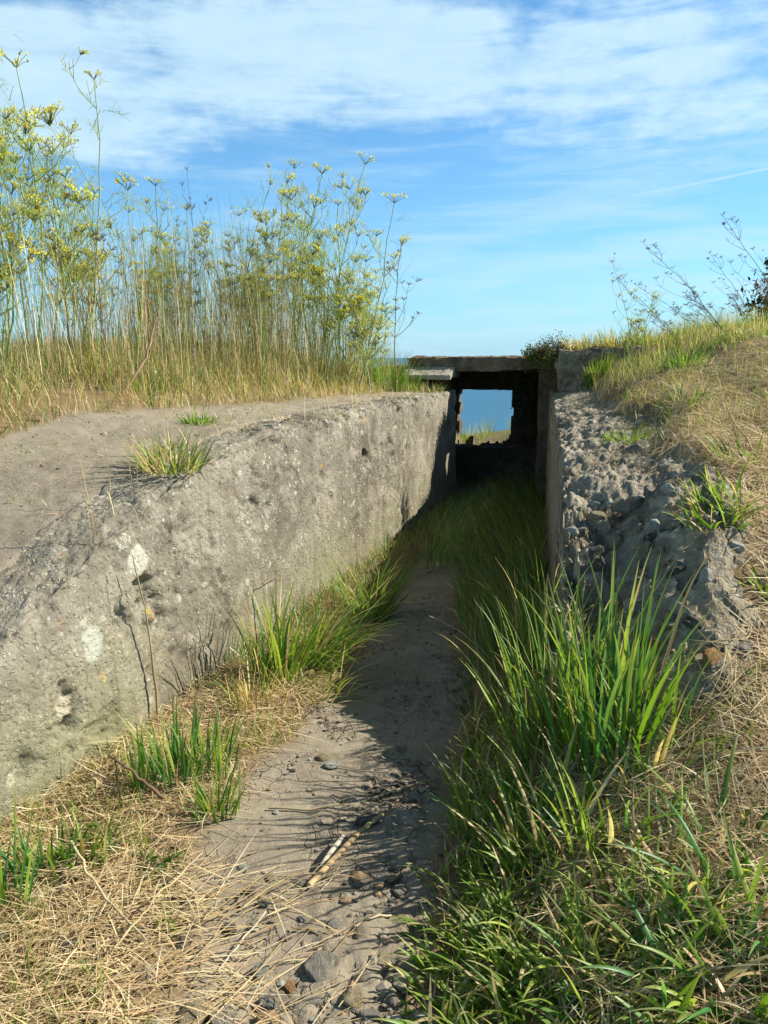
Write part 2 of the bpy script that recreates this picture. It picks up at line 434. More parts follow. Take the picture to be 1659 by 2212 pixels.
def mat_stone(name, a, b, lichen=0.3):
    m, nt, p, o = new_mat(name)
    tc = nt.nodes.new('ShaderNodeTexCoord'); oi = nt.nodes.new('ShaderNodeObjectInfo')
    cb = nt.nodes.new('ShaderNodeCombineXYZ')
    for i in range(3): nt.links.new((E(oi.outputs['Random']) * (17 + i * 9)).s, cb.inputs[i])
    ad = nt.nodes.new('ShaderNodeVectorMath'); nt.links.new(tc.outputs['Object'], ad.inputs[0]); nt.links.new(cb.outputs[0], ad.inputs[1])
    v = ad.outputs[0]
    n = E(noise(nt, v, 1.6, 6, .65)); f = E(noise(nt, v, 9, 5, .7))
    c = mixc(nt, n.sstep(.3, .7), a, b)
    c = mixc(nt, f.sstep(.5, .75) * .5, c, tuple(.5 * q for q in a))
    c = mixc(nt, ((1 - E(voro(nt, v, 3.2)).sstep(.2, .4)) * n.sstep(.45, .6) * lichen).clamp(), c, (.55, .54, .46))
    setc(nt, p.inputs['Base Color'], c); p.inputs['Roughness'].default_value = .85; p.inputs['Specular IOR Level'].default_value = .25
    bump(nt, p, n * .6 + f * .4, .7, .25)
    return m
M['st_grey'] = mat_stone('grey_stone', (.21, .195, .165), (.36, .335, .275))
M['st_tan'] = mat_stone('tan_stone', (.30, .24, .14), (.46, .39, .25))
M['st_orange'] = mat_stone('rusty_stone', (.32, .15, .05), (.42, .26, .13), .1)
M['st_pale'] = mat_stone('pale_stone', (.40, .40, .35), (.60, .60, .54))
M['st_dark'] = mat_stone('dark_stone', (.09, .08, .065), (.20, .18, .145), .2)
M['st_mauve'] = mat_stone('mauve_stone', (.20, .13, .13), (.33, .25, .24), .2)

def mat_plant(name, rough=.42, trans=.42, spec=.42, tcol=(1.25, 1.25, .6)):
    m, nt, p, o = new_mat(name)
    a = nt.nodes.new('ShaderNodeAttribute'); a.attribute_name = 'col'
    geo = nt.nodes.new('ShaderNodeNewGeometry')
    n = E(noise(nt, geo.outputs['Position'], 40, 3, .6))
    c = mixc(nt, (n * .35).s, a.outputs[0], mixc(nt, 1.0, a.outputs[0], (.55, .5, .4), 'MULTIPLY'))
    nt.links.new(c, p.inputs['Base Color']); p.inputs['Roughness'].default_value = rough; p.inputs['Specular IOR Level'].default_value = spec
    if trans:
        t = nt.nodes.new('ShaderNodeBsdfTranslucent'); nt.links.new(mixc(nt, 1.0, c, tcol, 'MULTIPLY'), t.inputs[0])
        mx = nt.nodes.new('ShaderNodeMixShader'); mx.inputs[0].default_value = trans
        nt.links.new(p.outputs[0], mx.inputs[1]); nt.links.new(t.outputs[0], mx.inputs[2]); nt.links.new(mx.outputs[0], o.inputs[0])
    return m
M['blade'] = mat_plant('grass_blade')
M['straw'] = mat_plant('dry_straw', .7, .15, .2, (1.1, 1.0, .8))
M['stalk'] = mat_plant('plant_stalk', .7, 0, .2)
M['flower'] = mat_plant('flower_yellow', .8, .4, .1, (1.1, 1.1, .8))
M['leaf'] = mat_plant('leaf_green', .5, .3, .35)

def mat_ground():
    m, nt, p, o = new_mat('bare_earth')
    tc = nt.nodes.new('ShaderNodeTexCoord'); v = tc.outputs['Object']
    a = nt.nodes.new('ShaderNodeAttribute'); a.attribute_name = 'col'   # R: litter soil under the grass, G: cracked, B: hillside
    sp = nt.nodes.new('ShaderNodeSeparateColor'); nt.links.new(a.outputs[0], sp.inputs[0])
    soil, crk, hill = E(sp.outputs[0]), E(sp.outputs[1]), E(sp.outputs[2])
    big = E(noise(nt, v, 1.6, 5, .6)); mid = E(noise(nt, v, 9, 6, .65)); fine = E(noise(nt, v, 70, 5, .7))
    c = mixc(nt, big.sstep(.38, .60), (.235, .20, .150), (.305, .265, .20))
    c = mixc(nt, mid.sstep(.45, .7) * .5, c, (.21, .168, .118))
    c = mixc(nt, fine.sstep(.4, .75) * .45, c, (.42, .37, .28))
    grit = (1 - E(voro(nt, v, 130)).sstep(.12, .3)) * E(noise(nt, v, 6, 4, .6)).sstep(.42, .6)
    c = mixc(nt, grit * .6, c, (.10, .085, .065))
    lit_ = E(noise(nt, mapping(nt, v, (60, 14, 1), rot=(0, 0, .5)), 1.0, 5, .7)).sstep(.58, .64) * E(noise(nt, v, 2.6, 3, .6)).sstep(.45, .6)
    c = mixc(nt, lit_ * .5, c, (.16, .12, .07))
    wv = nt.nodes.new('ShaderNodeVectorMath'); wv.operation = 'ADD'
    s_ = nt.nodes.new('ShaderNodeVectorMath'); s_.operation = 'SCALE'; s_.inputs[3].default_value = .10
    nt.links.new(noise(nt, v, 7, 4, .6, 0, 1), s_.inputs[0]); nt.links.new(v, wv.inputs[0]); nt.links.new(s_.outputs[0], wv.inputs[1])
    e1 = E(voro(nt, wv.outputs[0], 16, 'DISTANCE_TO_EDGE')); e2 = E(voro(nt, wv.outputs[0], 38, 'DISTANCE_TO_EDGE'))
    cl_ = nt.nodes.new('ShaderNodeSeparateColor'); nt.links.new(voro(nt, wv.outputs[0], 16, 'F1', 'Color'), cl_.inputs[0])
    cell = mixc(nt, cl_.outputs[0], (.16, .135, .095), (.38, .32, .235))
    cm = crk * E(noise(nt, v, 3.1, 3, .6)).sstep(.46, .60)
    cr = ((1 - e1.sstep(.0, .055)) * 1.0) * cm; cr2 = (1 - e2.sstep(0, .05)) * cm * E(noise(nt, v, 5, 3, .6)).sstep(.45, .6) * .7
    c = mixc(nt, cm * .28, c, cell)
    c = mixc(nt, E.op('MAXIMUM', cr, cr2) * .85, c, (.07, .06, .045))
    sc = mixc(nt, mid, (.17, .115, .065), (.30, .215, .12))
    moss_ = E(noise(nt, v, 3.4, 5, .65)).sstep(.58, .68) * E(noise(nt, v, 22, 4, .7)).sstep(.4, .6)
    c = mixc(nt, moss_ * .55, c, (.17, .16, .075))
    c = mixc(nt, soil, c, sc)
    c = mixc(nt, hill, c, mixc(nt, mid, (.10, .12, .04), (.22, .18, .09)))
    setc(nt, p.inputs['Base Color'], c); p.inputs['Roughness'].default_value = .95; p.inputs['Specular IOR Level'].default_value = .12
    b = bump(nt, p, mid * .5 + fine * .3 - E.op('MAXIMUM', cr, cr2) * 1.1, .9, .012)
    bump(nt, p, E(noise(nt, v, 240, 3, .7)), .5, .003, b)
    return m
M['ground'] = mat_ground()

# ------------------------------------------------------------------ ground
def axis(segs):
    out_ = []
    for a, b, st in segs: out_.append(np.arange(a, b, st))
    out_.append(np.array([segs[-1][1]]))
    return np.concatenate(out_)
def uniq(a):
    a = np.sort(np.array(a, float)); return a[np.concatenate([[True], np.diff(a) > 0.004])]
gx = np.concatenate([[-120, -70, -40, -25, -16, -11], axis([(-8, -3.2, .12), (-3.2, -1.7, .03), (-1.7, 2.0, .0125), (2.0, 4.5, .03), (4.5, 9, .12)]), [11, 14, 18, 26, 40, 70, 120]])
gy = np.concatenate([[-60, -30, -15, -8, -5, -3, -2, -1], axis([(-.5, 1.0, .08), (1.0, 4.2, .0125), (4.2, 7, .025), (7, 13.5, .06), (13.5, 20, .3)]), [22, 25, 28, 32, 37, 44, 55, 70, 90]])
gx, gy = uniq(gx), uniq(gy)
GX, GY = np.meshgrid(gx, gy, indexing='ij')
GZ = H(GX, GY)
# slabs of dried mud and rough scuffed patches on the path
dl = XL(GY) - GX
onp = (dl < -0.02) & (GX < PATHR(GY) + .3) & (GY > .8) & (GY < 6)
f1, ed, idv = cells(GX + .03 * fbm(GX * 9, GY * 9, 2), GY + .03 * fbm(GX * 9, GY * 9, 5), .085, 2)
rough = ss(.05, .35, fbm(GX * 2.1 + 4, GY * 1.6, 9.0, 3) + .35 * ss(.0, .35, GX - (PATHL(GY) + PATHR(GY)) / 2 + .2) + .30 * ss(1.9, 1.3, GY))
f1s, eds, ids = cells(GX + .02 * fbm(GX * 14, GY * 14, 2), GY + .02 * fbm(GX * 14, GY * 14, 5), .045, 7)
rocky = ss(.05, .45, fbm(GX * 3.2 + 1, GY * 2.6, 19.0, 3) + .5 * ss(-.25, .05, GX - (PATHL(GY) + PATHR(GY)) / 2) - .15) * rough
GZ = GZ + onp * (rough * ((.010 + .003 * ss(2.1, 1.7, GY)) * ss(.0, .10, ed) + (.012 + .003 * ss(2.1, 1.7, GY)) * idv - .014 + .007 * fbm(GX * 30, GY * 30, 3, 3)) + rocky * (.020 * (ids - .3) * ss(0, .3, eds) + .012 * fbm(GX * 12, GY * 12, 6, 4)))
mo = ss(.25, .4, dl) * ss(.0, .3, fbm(GX * 4, GY * 4, 7, 3)) * (GY < 8)
GZ = GZ + .004 * mo + (dl > .3) * (GY < 8) * .004 * fbm(GX * 18, GY * 18, 8, 3)
wob = .12 * fbm(GX * 3, GY * 3, 11, 3)
soil = np.where(dl > 0, ss(-.15, .25, GY + wob * 2 - lb_bound(GX)),
                np.maximum(ss(.05, -.08, GX - PATHL(GY) + wob), ss(-.08, .08, GX - PATHR(GY) + wob)))
hill = ss(9, 13, np.hypot(GX, GY))
crk = np.where(onp, .35 + .65 * rough, .15)
cols = np.stack([soil, crk, hill], -1).reshape(-1, 3)
ground = mesh_np('ground', np.stack([GX, GY, GZ], -1).reshape(-1, 3), grid_faces(len(gx), len(gy))[:, ::-1], M['ground'], colors=cols)
tag(ground, kind='structure')

# sea
m, nt, p, o = new_mat('sea_water')
geo = nt.nodes.new('ShaderNodeNewGeometry')
wn = E(noise(nt, mapping(nt, geo.outputs['Position'], (.25, .6, 1)), .5, 6, .6)); wb = E(noise(nt, mapping(nt, geo.outputs['Position'], (.01, .03, 1)), .5, 4, .6))
rip = E(noise(nt, mapping(nt, geo.outputs['Position'], (.06, .5, 1)), 1.0, 6, .7)).sstep(.35, .7)
setc(nt, p.inputs['Base Color'], mixc(nt, wb * .4 + rip * .6, (.035, .135, .235), (.055, .175, .285)))
p.inputs['Roughness'].default_value = .5; p.inputs['IOR'].default_value = 1.33; p.inputs['Specular IOR Level'].default_value = .25
bump(nt, p, wn, .8, 1.0)
M['sea'] = m
a_ = 40000.0
sv_ = np.array([[-a_, 10, -24], [a_, 10, -24], [a_, a_, -24], [-a_, a_, -24]])
sea = mesh_np('sea', sv_, np.array([[0, 1, 2, 3]]), M['sea']); tag(sea, kind='structure')

# ------------------------------------------------------------------ concrete walls
def rough_disp(P_, N_, seed, amp=1.0, edge=None):
    x, y, z = P_[..., 0], P_[..., 1], P_[..., 2]
    d = .016 * fbm(x * 1.6 + seed, y * 1.6, z * 1.6, 3) + .008 * fbm(x * 7 + seed, y * 7, z * 7, 4)
    pit = np.minimum(0, fbm(x * 11 + seed, y * 11, z * 11 + 5, 3) + .40 - .45 * ss(.0, .4, fbm(x * 1.7 + seed, y * 1.7, z * 1.7 + 15, 3)))   # shallow spalls
    d = d + .05 * np.maximum(pit, -.35)
    d = d + .0035 * fbm(x * 42 + seed, y * 42, z * 42, 3)
    if edge is not None:
        d = d + edge * (.035 * fbm(x * 5, y * 5, z * 5 + 9, 5, 2.1, .62) - .014 + .020 * fbm(x * 22, y * 22, z * 22, 3))
    return P_ + N_ * (amp * d)[..., None]

def wall(name, xf, tf, y0, y1, side, width, mat, parent=None, step=.014, seed=0.0, lean=.04, rnd=.05, spalls=(), chunk=0.0, tslope=0.0):
    """side=+1: body lies towards -x of its face (left wall); -1: towards +x"""
    ys = np.arange(y0, y1 + step, step); n = len(ys)
    top = tf(ys) + .02 * fbm(ys * 1.9 + seed, 0.3, seed, 3) + .008 * fbm(ys * 9 + seed, 0.3, seed, 3)
    nf = 96
    a = np.linspace(0, np.pi / 2, 10)[1:]
    rows = []; edge = []
    tx = .35 if side > 0 else .203
    nx, ny = (1 / math.hypot(1, tx), -tx / math.hypot(1, tx))
    for i in range(nf):
        t = i / (nf - 1); rows.append((-(lean * t), None, t)); edge.append(np.exp(-((1 - t) / .05) ** 2))
    prof_off = [r[0] for r in rows]; kind = ['f'] * nf
    P_ = np.zeros((n, nf + len(a) + int(40 * width / .32) + 6, 3)); N_ = np.zeros_like(P_); EDG = np.zeros(P_.shape[:2])
    base = xf(ys)
    for i in range(nf):
        t = i / (nf - 1)
        P_[:, i, 0] = -(lean * t); P_[:, i, 2] = -.12 + (top - rnd + .12) * t
        N_[:, i] = (1, 0, 0); EDG[:, i] = math.exp(-((1 - t) / .05) ** 2)
    k = nf
    for q in a:
        P_[:, k, 0] = -lean - rnd * (1 - math.cos(q)); P_[:, k, 2] = top - rnd + rnd * math.sin(q)
        N_[:, k] = (math.cos(q), 0, math.sin(q)); EDG[:, k] = 1; k += 1
    NT = int(40 * width / .32)
    for j in range(NT):
        t = (j + 1) / NT; P_[:, k, 0] = -lean - rnd - (width - rnd) * t; P_[:, k, 2] = top
        N_[:, k] = (0, 0, 1); EDG[:, k] = max(.25, math.exp(-(t / .15) ** 2)); k += 1
    for j in range(6):
        P_[:, k, 0] = -lean - width - .01; P_[:, k, 2] = top - .5 * (j + 1) / 6; N_[:, k] = (-1, 0, 0); k += 1
    L = P_[..., 0].copy()
    Q = np.zeros_like(P_)
    Q[..., 0] = base[:, None] + L * (1 if side > 0 else -1)
    Q[..., 1] = ys[:, None]; Q[..., 2] = P_[..., 2]
    NN = N_.copy(); NN[..., 0] *= (1 if side > 0 else -1)
    Q = rough_disp(Q, NN, seed, 1.0, EDG)
    if chunk:
        tw = ss(.0, .03, -L - lean) * (1 - ss(width, width + .01, -L - lean))
        Q[..., 2] += tslope * np.clip(-L - lean, 0, width)
        a1, b1, c1 = cells(Q[..., 0] + .03 * fbm(Q[..., 0] * 14, Q[..., 1] * 14, 3), Q[..., 1] + .03 * fbm(Q[..., 0] * 14, Q[..., 1] * 14, 9), .11, 3)
        a3, b3, c3 = cells(Q[..., 0] + .01 * fbm(Q[..., 0] * 50, Q[..., 1] * 50, 5), Q[..., 1], .022, 4)
        Q[..., 2] += tw * chunk * .012 * (c3 - .5) * ss(0, .15, b3)
        a2, b2, c2 = cells(Q[..., 0] + .02 * fbm(Q[..., 0] * 24, Q[..., 1] * 24, 5), Q[..., 1], .045, 8)
        far_ = 1 - .5 * ss(4.0, 6.5, Q[..., 1])
        Q[..., 2] += tw * chunk * far_ * (.055 * (c1 - .6) * ss(0, .14, b1) + .022 * (c2 - .5) * ss(0, .2, b2) + .04 * fbm(Q[..., 0] * 5, Q[..., 1] * 5, 1, 5, 2.1, .6))
    for (sy, sz, rad, dep) in spalls:
        dd = np.hypot(Q[..., 1] - sy, (Q[..., 2] - sz) * .8) / rad + .55 * fbm(Q[..., 1] * 14, Q[..., 2] * 14, seed + 3, 3)
        Q = Q - NN * (dep * (1 - ss(.55, .95, dd)) * (1 + .8 * fbm(Q[..., 1] * 30, Q[..., 2] * 30, 2, 3)))[..., None]
    nv = Q.shape[1]
    V = Q.reshape(-1, 3); Fq = grid_faces(n, nv)
    if side > 0: Fq = Fq[:, ::-1]
    # end caps: a fan of quads between face column and back column
    Vc = [V]; Fc = [Fq]; off = len(V)
    for e, flip in ((0, False), (n - 1, True)):
        ring = Q[e]; m_ = 14
        depth = np.linspace(0, 1, m_)
        back = ring.copy(); back[:, 0] = ring[-1, 0]
        back[:, 2] = ring[:, 2]
        G = ring[:nf, None] * (1 - depth[None, :, None]) + back[:nf, None] * depth[None, :, None]
        G[..., 1] += (.012 * fbm(G[..., 0] * 8, G[..., 2] * 8, e, 4)) * np.sin(depth * np.pi)[None]
        # seal up to the rounded top
        Vc.append(G.reshape(-1, 3)); f_ = grid_faces(nf, m_, off); Fc.append(f_ if flip else f_[:, ::-1]); off += nf * m_
        tp = ring[nf - 1:nf + len(a) + NT]
        low = tp.copy(); low[:, 2] = ring[nf - 1, 2]
        G2 = np.stack([tp, low], 1); Vc.append(G2.reshape(-1, 3)); Fc.append(grid_faces(len(tp), 2, off)); off += len(tp) * 2
    return mesh_np(name, np.vstack(Vc), np.vstack(Fc), mat, parent)

_sp = []
for (px, py, rpx, dep) in ((797, 990, 12, .05), (845, 1015, 40, .025), (325, 1275, 28, .05), (350, 1330, 30, .03), (150, 1535, 36, .03), (165, 1560, 14, .05), (280, 1345, 20, .03), (470, 1500, 12, .03),
                           (425, 1200, 60, .012), (700, 930, 40, .02), (900, 900, 30, .02), (560, 1120, 30, .02), (60, 1660, 30, .02), (480, 1270, 26, .02), (640, 1050, 30, .015), (870, 850, 26, .05), (240, 1560, 26, .015)):
    y_, z_ = lw(px, py); _sp.append((y_, z_, rpx / F * y_ * 1.6, dep))
wl = wall('concrete_wall', XL, TL, 0.5, 8.45, 1, .32, M['wall_left'], seed=0.0, spalls=_sp, step=.011, rnd=.022, chunk=.30)
tag(wl, 'long low weathered concrete retaining wall in full sun along left side of path', 'wall')
rwall = empty('broken_wall', (XR(4.0), 4.0, 0))
tag(rwall, 'lichen-crusted concrete wall with crumbled rubble end at right side of trench', 'wall')
def to_parent(o, par):
    o.parent = par; o.matrix_parent_inverse = Matrix.Translation(-Vector(par.location)) ; return o
w2 = wall('wall_body', XR, TR, 3.52, 8.6, -1, .66, M['wall_right'], seed=4.4, lean=.0, rnd=.03, chunk=.85, tslope=.22); to_parent(w2, rwall)

# crumbled end: one rough body, with stones standing out of it
ru = np.arange(2.05, 3.95, .0085); rv = np.arange(-.02, 1.10, .0085)
RU, RV = np.meshgrid(ru, rv, indexing='ij')
xface = XR(RU) + .02 - .0 * RU
RX = xface + RV
prof = np.interp(RU, [2.05, 2.35, 2.7, 3.0, 3.3, 3.6, 3.95], [.20, .34, .50, .63, .80, .915, .93])
top_ = np.maximum(prof, base_h(RX, RU) + .03)
f1, ed, idv = cells(RX + .02 * fbm(RX * 12, RU * 12, 1), RU + .02 * fbm(RX * 12, RU * 12, 8), .095, 5)
f1b, edb, idb = cells(RX, RU, .042, 9)
f1c, edc, idc = cells(RX + .03 * fbm(RX * 25, RU * 25, 11), RU + .03 * fbm(RX * 25, RU * 25, 18), .021, 13)
tiltx = (idv - .5) * 1.2 * (RX % .095 - .047) + (idb - .5) * 1.0 * (RU % .042 - .02)
RZ = top_ + .075 * (idv - .45) * ss(0, .12, ed) + tiltx + .03 * (idb - .4) * ss(0, .15, edb) + .013 * (idc - .4) * ss(0, .2, edc) + .045 * fbm(RX * 7, RU * 7, 3, 5, 2.1, .6) + .010 * fbm(RX * 45, RU * 45, 3, 3) - .035
edge_r = ss(.0, .30, 1.06 - RV - .18 * np.interp(RU, [2.05, 3.2, 3.9], [1.9, .6, 1.2]) + .10 * fbm(RU * 3, RV * 3, 2, 3)) * ss(2.02, 2.35, RU + .1 * fbm(RU * 3, RV * 4, 6, 3))
g_ = base_h(RX, RU)
RZ = np.maximum(RZ, base_h(RX, RU) + .035 + .05 * (idv - .4) + .03 * fbm(RX * 9, RU * 9, 2, 4))
RZ = RZ * edge_r + (np.minimum(RZ, g_) - .09) * (1 - edge_r)
G = np.stack([RX, RU, RZ], -1)
sk = []
for t in np.linspace(0, 1, 60):
    q = G[:, 0].copy(); q[:, 2] = -.15 + (q[:, 2] + .15) * t
    q[:, 0] += (.03 * fbm(q[:, 1] * 9, q[:, 2] * 9, 2, 4)) * (1 - t ** 6); sk.append(q)
G = np.concatenate([np.stack(sk, 1), G], 1)
rub = mesh_np('crumbled_end', G.reshape(-1, 3), grid_faces(G.shape[0], G.shape[1])[:, ::-1][:, ::-1], M['rubble'], smooth=False); to_parent(rub, rwall)

# ------------------------------------------------------------------ stones
def stone_mesh(name, seed, flat=.65, sub=4, ang=.0):
    bm = bmesh.new(); bmesh.ops.create_icosphere(bm, subdivisions=sub, radius=1)
    V = np.array([v.co[:] for v in bm.verts])
    d = 1 + .26 * fbm(V[:, 0] * 1.1 + seed * 3.1, V[:, 1] * 1.1, V[:, 2] * 1.1 + seed, 2) * 1.6 + .07 * fbm(V[:, 0] * 4, V[:, 1] * 4 + seed, V[:, 2] * 4, 3)
    rs = np.random.default_rng(seed)
    V2 = V * d[:, None]
    for k in range(9):                       # broken facets
        n_ = rs.normal(size=3); n_ /= np.linalg.norm(n_); h = rs.uniform(.62, .88)
        dd = V2 @ n_ - h; V2 = V2 - np.outer(np.maximum(dd, 0) * .92, n_)
    V2[:, 2] *= flat
    for v, c in zip(bm.verts, V2): v.co = c
    for f in bm.faces: f.smooth = True
    me = bpy.data.meshes.new(name); bm.to_mesh(me); bm.free()
    return me
STN = [stone_mesh('stone', i + 1, f) for i, f in enumerate((.7, .55, .85, .4, .65, .5))]
_smc = {}
def stone_obj(i, mat, name='stone'):
    key = (i, mat)
    if key not in _smc:
        me = STN[i].copy(); me.materials.clear(); me.materials.append(M[mat]); _smc[key] = me
    o = bpy.data.objects.new(name, _smc[key]); COL.objects.link(o); return o
rs = np.random.default_rng(21)
# stones embedded in the broken concrete
placed = 0
def rub_z(x, y):
    i = np.clip(((y - 2.05) / .0085).astype(int) if hasattr(y, 'astype') else int((y - 2.05) / .0085), 0, len(ru) - 1)
    j = int(np.clip((x - XR(y) - .0) / .0085, 0, len(rv) - 1)); return RZ[i, j]
def rub_at(px, py):
    d = ray(px, py); d = d / np.linalg.norm(d)
    for t in np.arange(1.5, 5, .006):
        q = np.array([0, 0, EYE]) + d * t
        if q[0] - XR(q[1]) < .0 or not 2.05 < q[1] < 3.93: continue
        if q[0] - XR(q[1]) < 1.05 and q[2] < rub_z(q[0], q[1]): return q
    return None
big_st = [(1328, 1165, 30, 'st_tan', 0, 'large rounded tan stone near top of the crumbled wall end'), (1306, 1212, 20, 'st_pale', 1, None), (1328, 1243, 15, 'st_orange', 2, 'small rusty orange stone'),
          (1275, 1230, 24, 'st_mauve', 4, None), (1370, 1250, 26, 'st_grey', 0, None), (1395, 1310, 30, 'st_grey', 3, 'flat blue-grey stone'), (1455, 1350, 30, 'st_tan', 5, None),
          (1450, 1400, 26, 'st_tan', 2, None), (1500, 1340, 26, 'st_dark', 0, None), (1560, 1440, 26, 'st_grey', 1, None), (1545, 1415, 16, 'st_pale', 4, None), (1530, 1480, 22, 'st_pale', 3, None),
          (1300, 1290, 18, 'st_mauve', 0, None), (1400, 1170, 24, 'st_grey', 5, None), (1460, 1230, 26, 'st_dark', 1, None), (1380, 1090, 24, 'st_dark', 2, None), (1290, 1090, 22, 'st_pale', 5, None),
          (1340, 1030, 26, 'st_dark', 4, None), (1420, 1130, 22, 'st_pale', 0, None), (1250, 1140, 16, 'st_grey', 3, None), (1600, 1400, 24, 'st_grey', 2, None), (1480, 1290, 18, 'st_orange', 4, None)]
for (px, py, s, mt, k, lb) in big_st:
    q = rub_at(px, py)
    if q is None: continue
    o = stone_obj(k, mt); r_ = s / F * np.linalg.norm(q - np.array([0, 0, EYE]))
    o.location = Vector(q) - rwall.location + Vector((0, .0, -r_ * .25)); o.scale = (r_, r_ * .9, r_ * .95)
    o.rotation_euler = (rs.uniform(-.6, .6), rs.uniform(-.6, .6), rs.uniform(0, 6.3)); o.parent = rwall
    if lb: o['label'] = lb
for i in range(74):
    y = rs.uniform(2.15, 3.75); x = XR(y) + rs.uniform(.0, .72) ; z = rub_z(x, y)
    if z < H(x, y) - .01: continue
    r_ = rs.uniform(.018, .048); mt = rs.choice(['st_grey', 'st_tan', 'st_pale', 'st_dark', 'st_orange', 'st_mauve'], p=[.3, .22, .2, .16, .05, .07])
    o = stone_obj(int(rs.integers(6)), str(mt)); o.parent = rwall
    o.location = Vector((x, y, z)) - rwall.location; o.scale = (r_, r_ * rs.uniform(.7, 1), r_); o.rotation_euler = tuple(rs.uniform(0, 6.3, 3))

# loose stones on the path
loose = [
    (765, 2165, 22, 'st_tan', 4, 'yellowish wedge-shaped stone on path at the bottom of the photo'),
    (628, 2140, 13, 'st_orange', 2, 'small rusty brown stone between grey pebbles on lower path'),
    (690, 2095, 36, 'st_grey', 3, 'large flat grey stone sunk in the lower path'),
    (672, 2170, 17, 'st_grey', 0, 'rounded pale grey pebble right of the rusty brown stone'),
    (595, 2170, 24, 'st_grey', 5, 'flat grey stone left of the rusty brown stone'),
    (725, 2000, 16, 'st_grey', 1, 'round grey pebble below the split cane end'),
    (700, 1998, 9, 'st_dark', 0, 'small dark pebble beside the round grey pebble below the cane'),
    (620, 2030, 11, 'st_mauve', 0, 'small mauve pebble standing above the large flat stone'),
    (540, 1930, 12, 'st_dark', 4, 'dark pebble half buried beside the straw in left part of path'),
    (495, 2010, 14, 'st_dark', 2, 'dark brown stone with pale straw leaning over it'),
    (860, 1925, 16, 'st_grey', 3, 'flat grey stone on right part of path below grass shadow'),
    (770, 2120, 14, 'st_dark', 5, 'dark stone just above the yellowish wedge-shaped stone'),
    (795, 1780, 22, 'st_dark', 0, 'dark lumpy stone where the long dry stem reaches the shade'),
    (720, 1655, 16, 'st_pale', 3, 'pale angular stone at upper sunlit edge of path'),
    (700, 1640, 13, 'st_tan', 1, 'tan angular stone touching the pale angular stone'),
    (800, 2205, 20, 'st_grey', 0, 'grey stone cut by the lower photo edge in path centre'),
    (420, 2195, 30, 'st_tan', 5, 'broad tan stone at lower left under straw ends'),
    (480, 2200, 26, 'st_grey', 3, 'blue-grey flat stone beside the broad tan stone'),
    (905, 2020, 10, 'st_tan', 1, 'small tan pebble near the green grass on right'),
    (560, 2105, 18, 'st_grey', 4, 'grey lump between straw and the flat stones'),
    (830, 2080, 16, 'st_tan', 3, 'low brownish stone above right of the wedge-shaped stone'),
    (655, 1990, 10, 'st_grey', 2, 'small grey chip left of the round pebble'),
    (585, 1900, 9, 'st_tan', 3, 'tiny tan chip left of the cane base'),
]
for (px, py, s, mt, k, lb) in loose:
    q = at(px, py); r_ = s / F * np.linalg.norm(q - np.array([0, 0, EYE]))
    o = stone_obj(k, mt, 'stone'); o.location = (q[0], q[1], q[2] + r_ * .28); o.scale = (r_ * 1.1, r_ * .95, r_); o.rotation_euler = (rs.uniform(-.15, .15), rs.uniform(-.15, .15), rs.uniform(0, 6.3))
    tag(o, lb, 'stone', 'loose stones on the path')

# gravel and crumbs, one uncountable object
def gravel():
    bm = bmesh.new(); bmesh.ops.create_icosphere(bm, subdivisions=1, radius=1)
    B = np.array([v.co[:] for v in bm.verts]); T = np.array([[v.index for v in f.verts] for f in bm.faces]); bm.free()
    Vs, Fs, Cs = [], [], []; n = 0
    N = 14000
    y = rs.uniform(1.15, 4.6, N) ** 1; x = rs.uniform(-1.2, .75, N)
    keep = (XL(y) < x - .03) & (x < PATHR(y) + .1)
    rg = ss(.0, .5, fbm(x * 2.1 + 4, y * 1.6, 9.0, 3) + .35 * ss(.0, .35, x - (PATHL(y) + PATHR(y)) / 2 + .2) + .30 * ss(1.9, 1.3, y))
    keep &= rs.uniform(size=N) < (.12 + .88 * rg)
    # and on the bare bank and the wall tops
    y2 = rs.uniform(2.2, 8.0, 3500); x2 = XL(y2) - rs.uniform(.10, 1.5, 3500) ** 1
    x = np.concatenate([x[keep], x2]); y = np.concatenate([y[keep], y2])
    z = H(x, y); dl_ = XL(y) - x
    z = np.where((dl_ > 0) & (dl_ < .33), TL(y) + .005, z)
    r_ = rs.uniform(.0010, .0042, len(x)) * rs.choice([1, 1, 1, 1.8, 2.6], len(x)) * np.where((y < 2.1) & (dl_ < 0), rs.choice([1, 1.6, 2.6], len(x)), 1) * np.where(dl_ > 0, .75, 1)
    pal = np.array([(.28, .26, .21), (.2, .18, .15), (.36, .33, .26), (.34, .24, .14), (.12, .11, .09), (.42, .41, .36)])
    cc = pal[rs.integers(0, 6, len(x))] * rs.uniform(.8, 1.15, (len(x), 1))
    jit = rs.uniform(.65, 1.25, (len(x), len(B), 1))
    sc3 = np.stack([r_ * rs.uniform(.8, 1.4, len(x)), r_, r_ * .6], -1)
    V = B[None] * jit * sc3[:, None] + np.stack([x, y, z + r_ * .25], -1)[:, None]
    Fq = T[None] + (np.arange(len(x)) * len(B))[:, None, None]
    return mesh_np('gravel', V.reshape(-1, 3), Fq.reshape(-1, 3), M['straw'], colors=np.repeat(cc, len(B), 0), smooth=False)
tag(gravel(), 'loose grit and gravel over path and bank', 'gravel', kind='stuff')

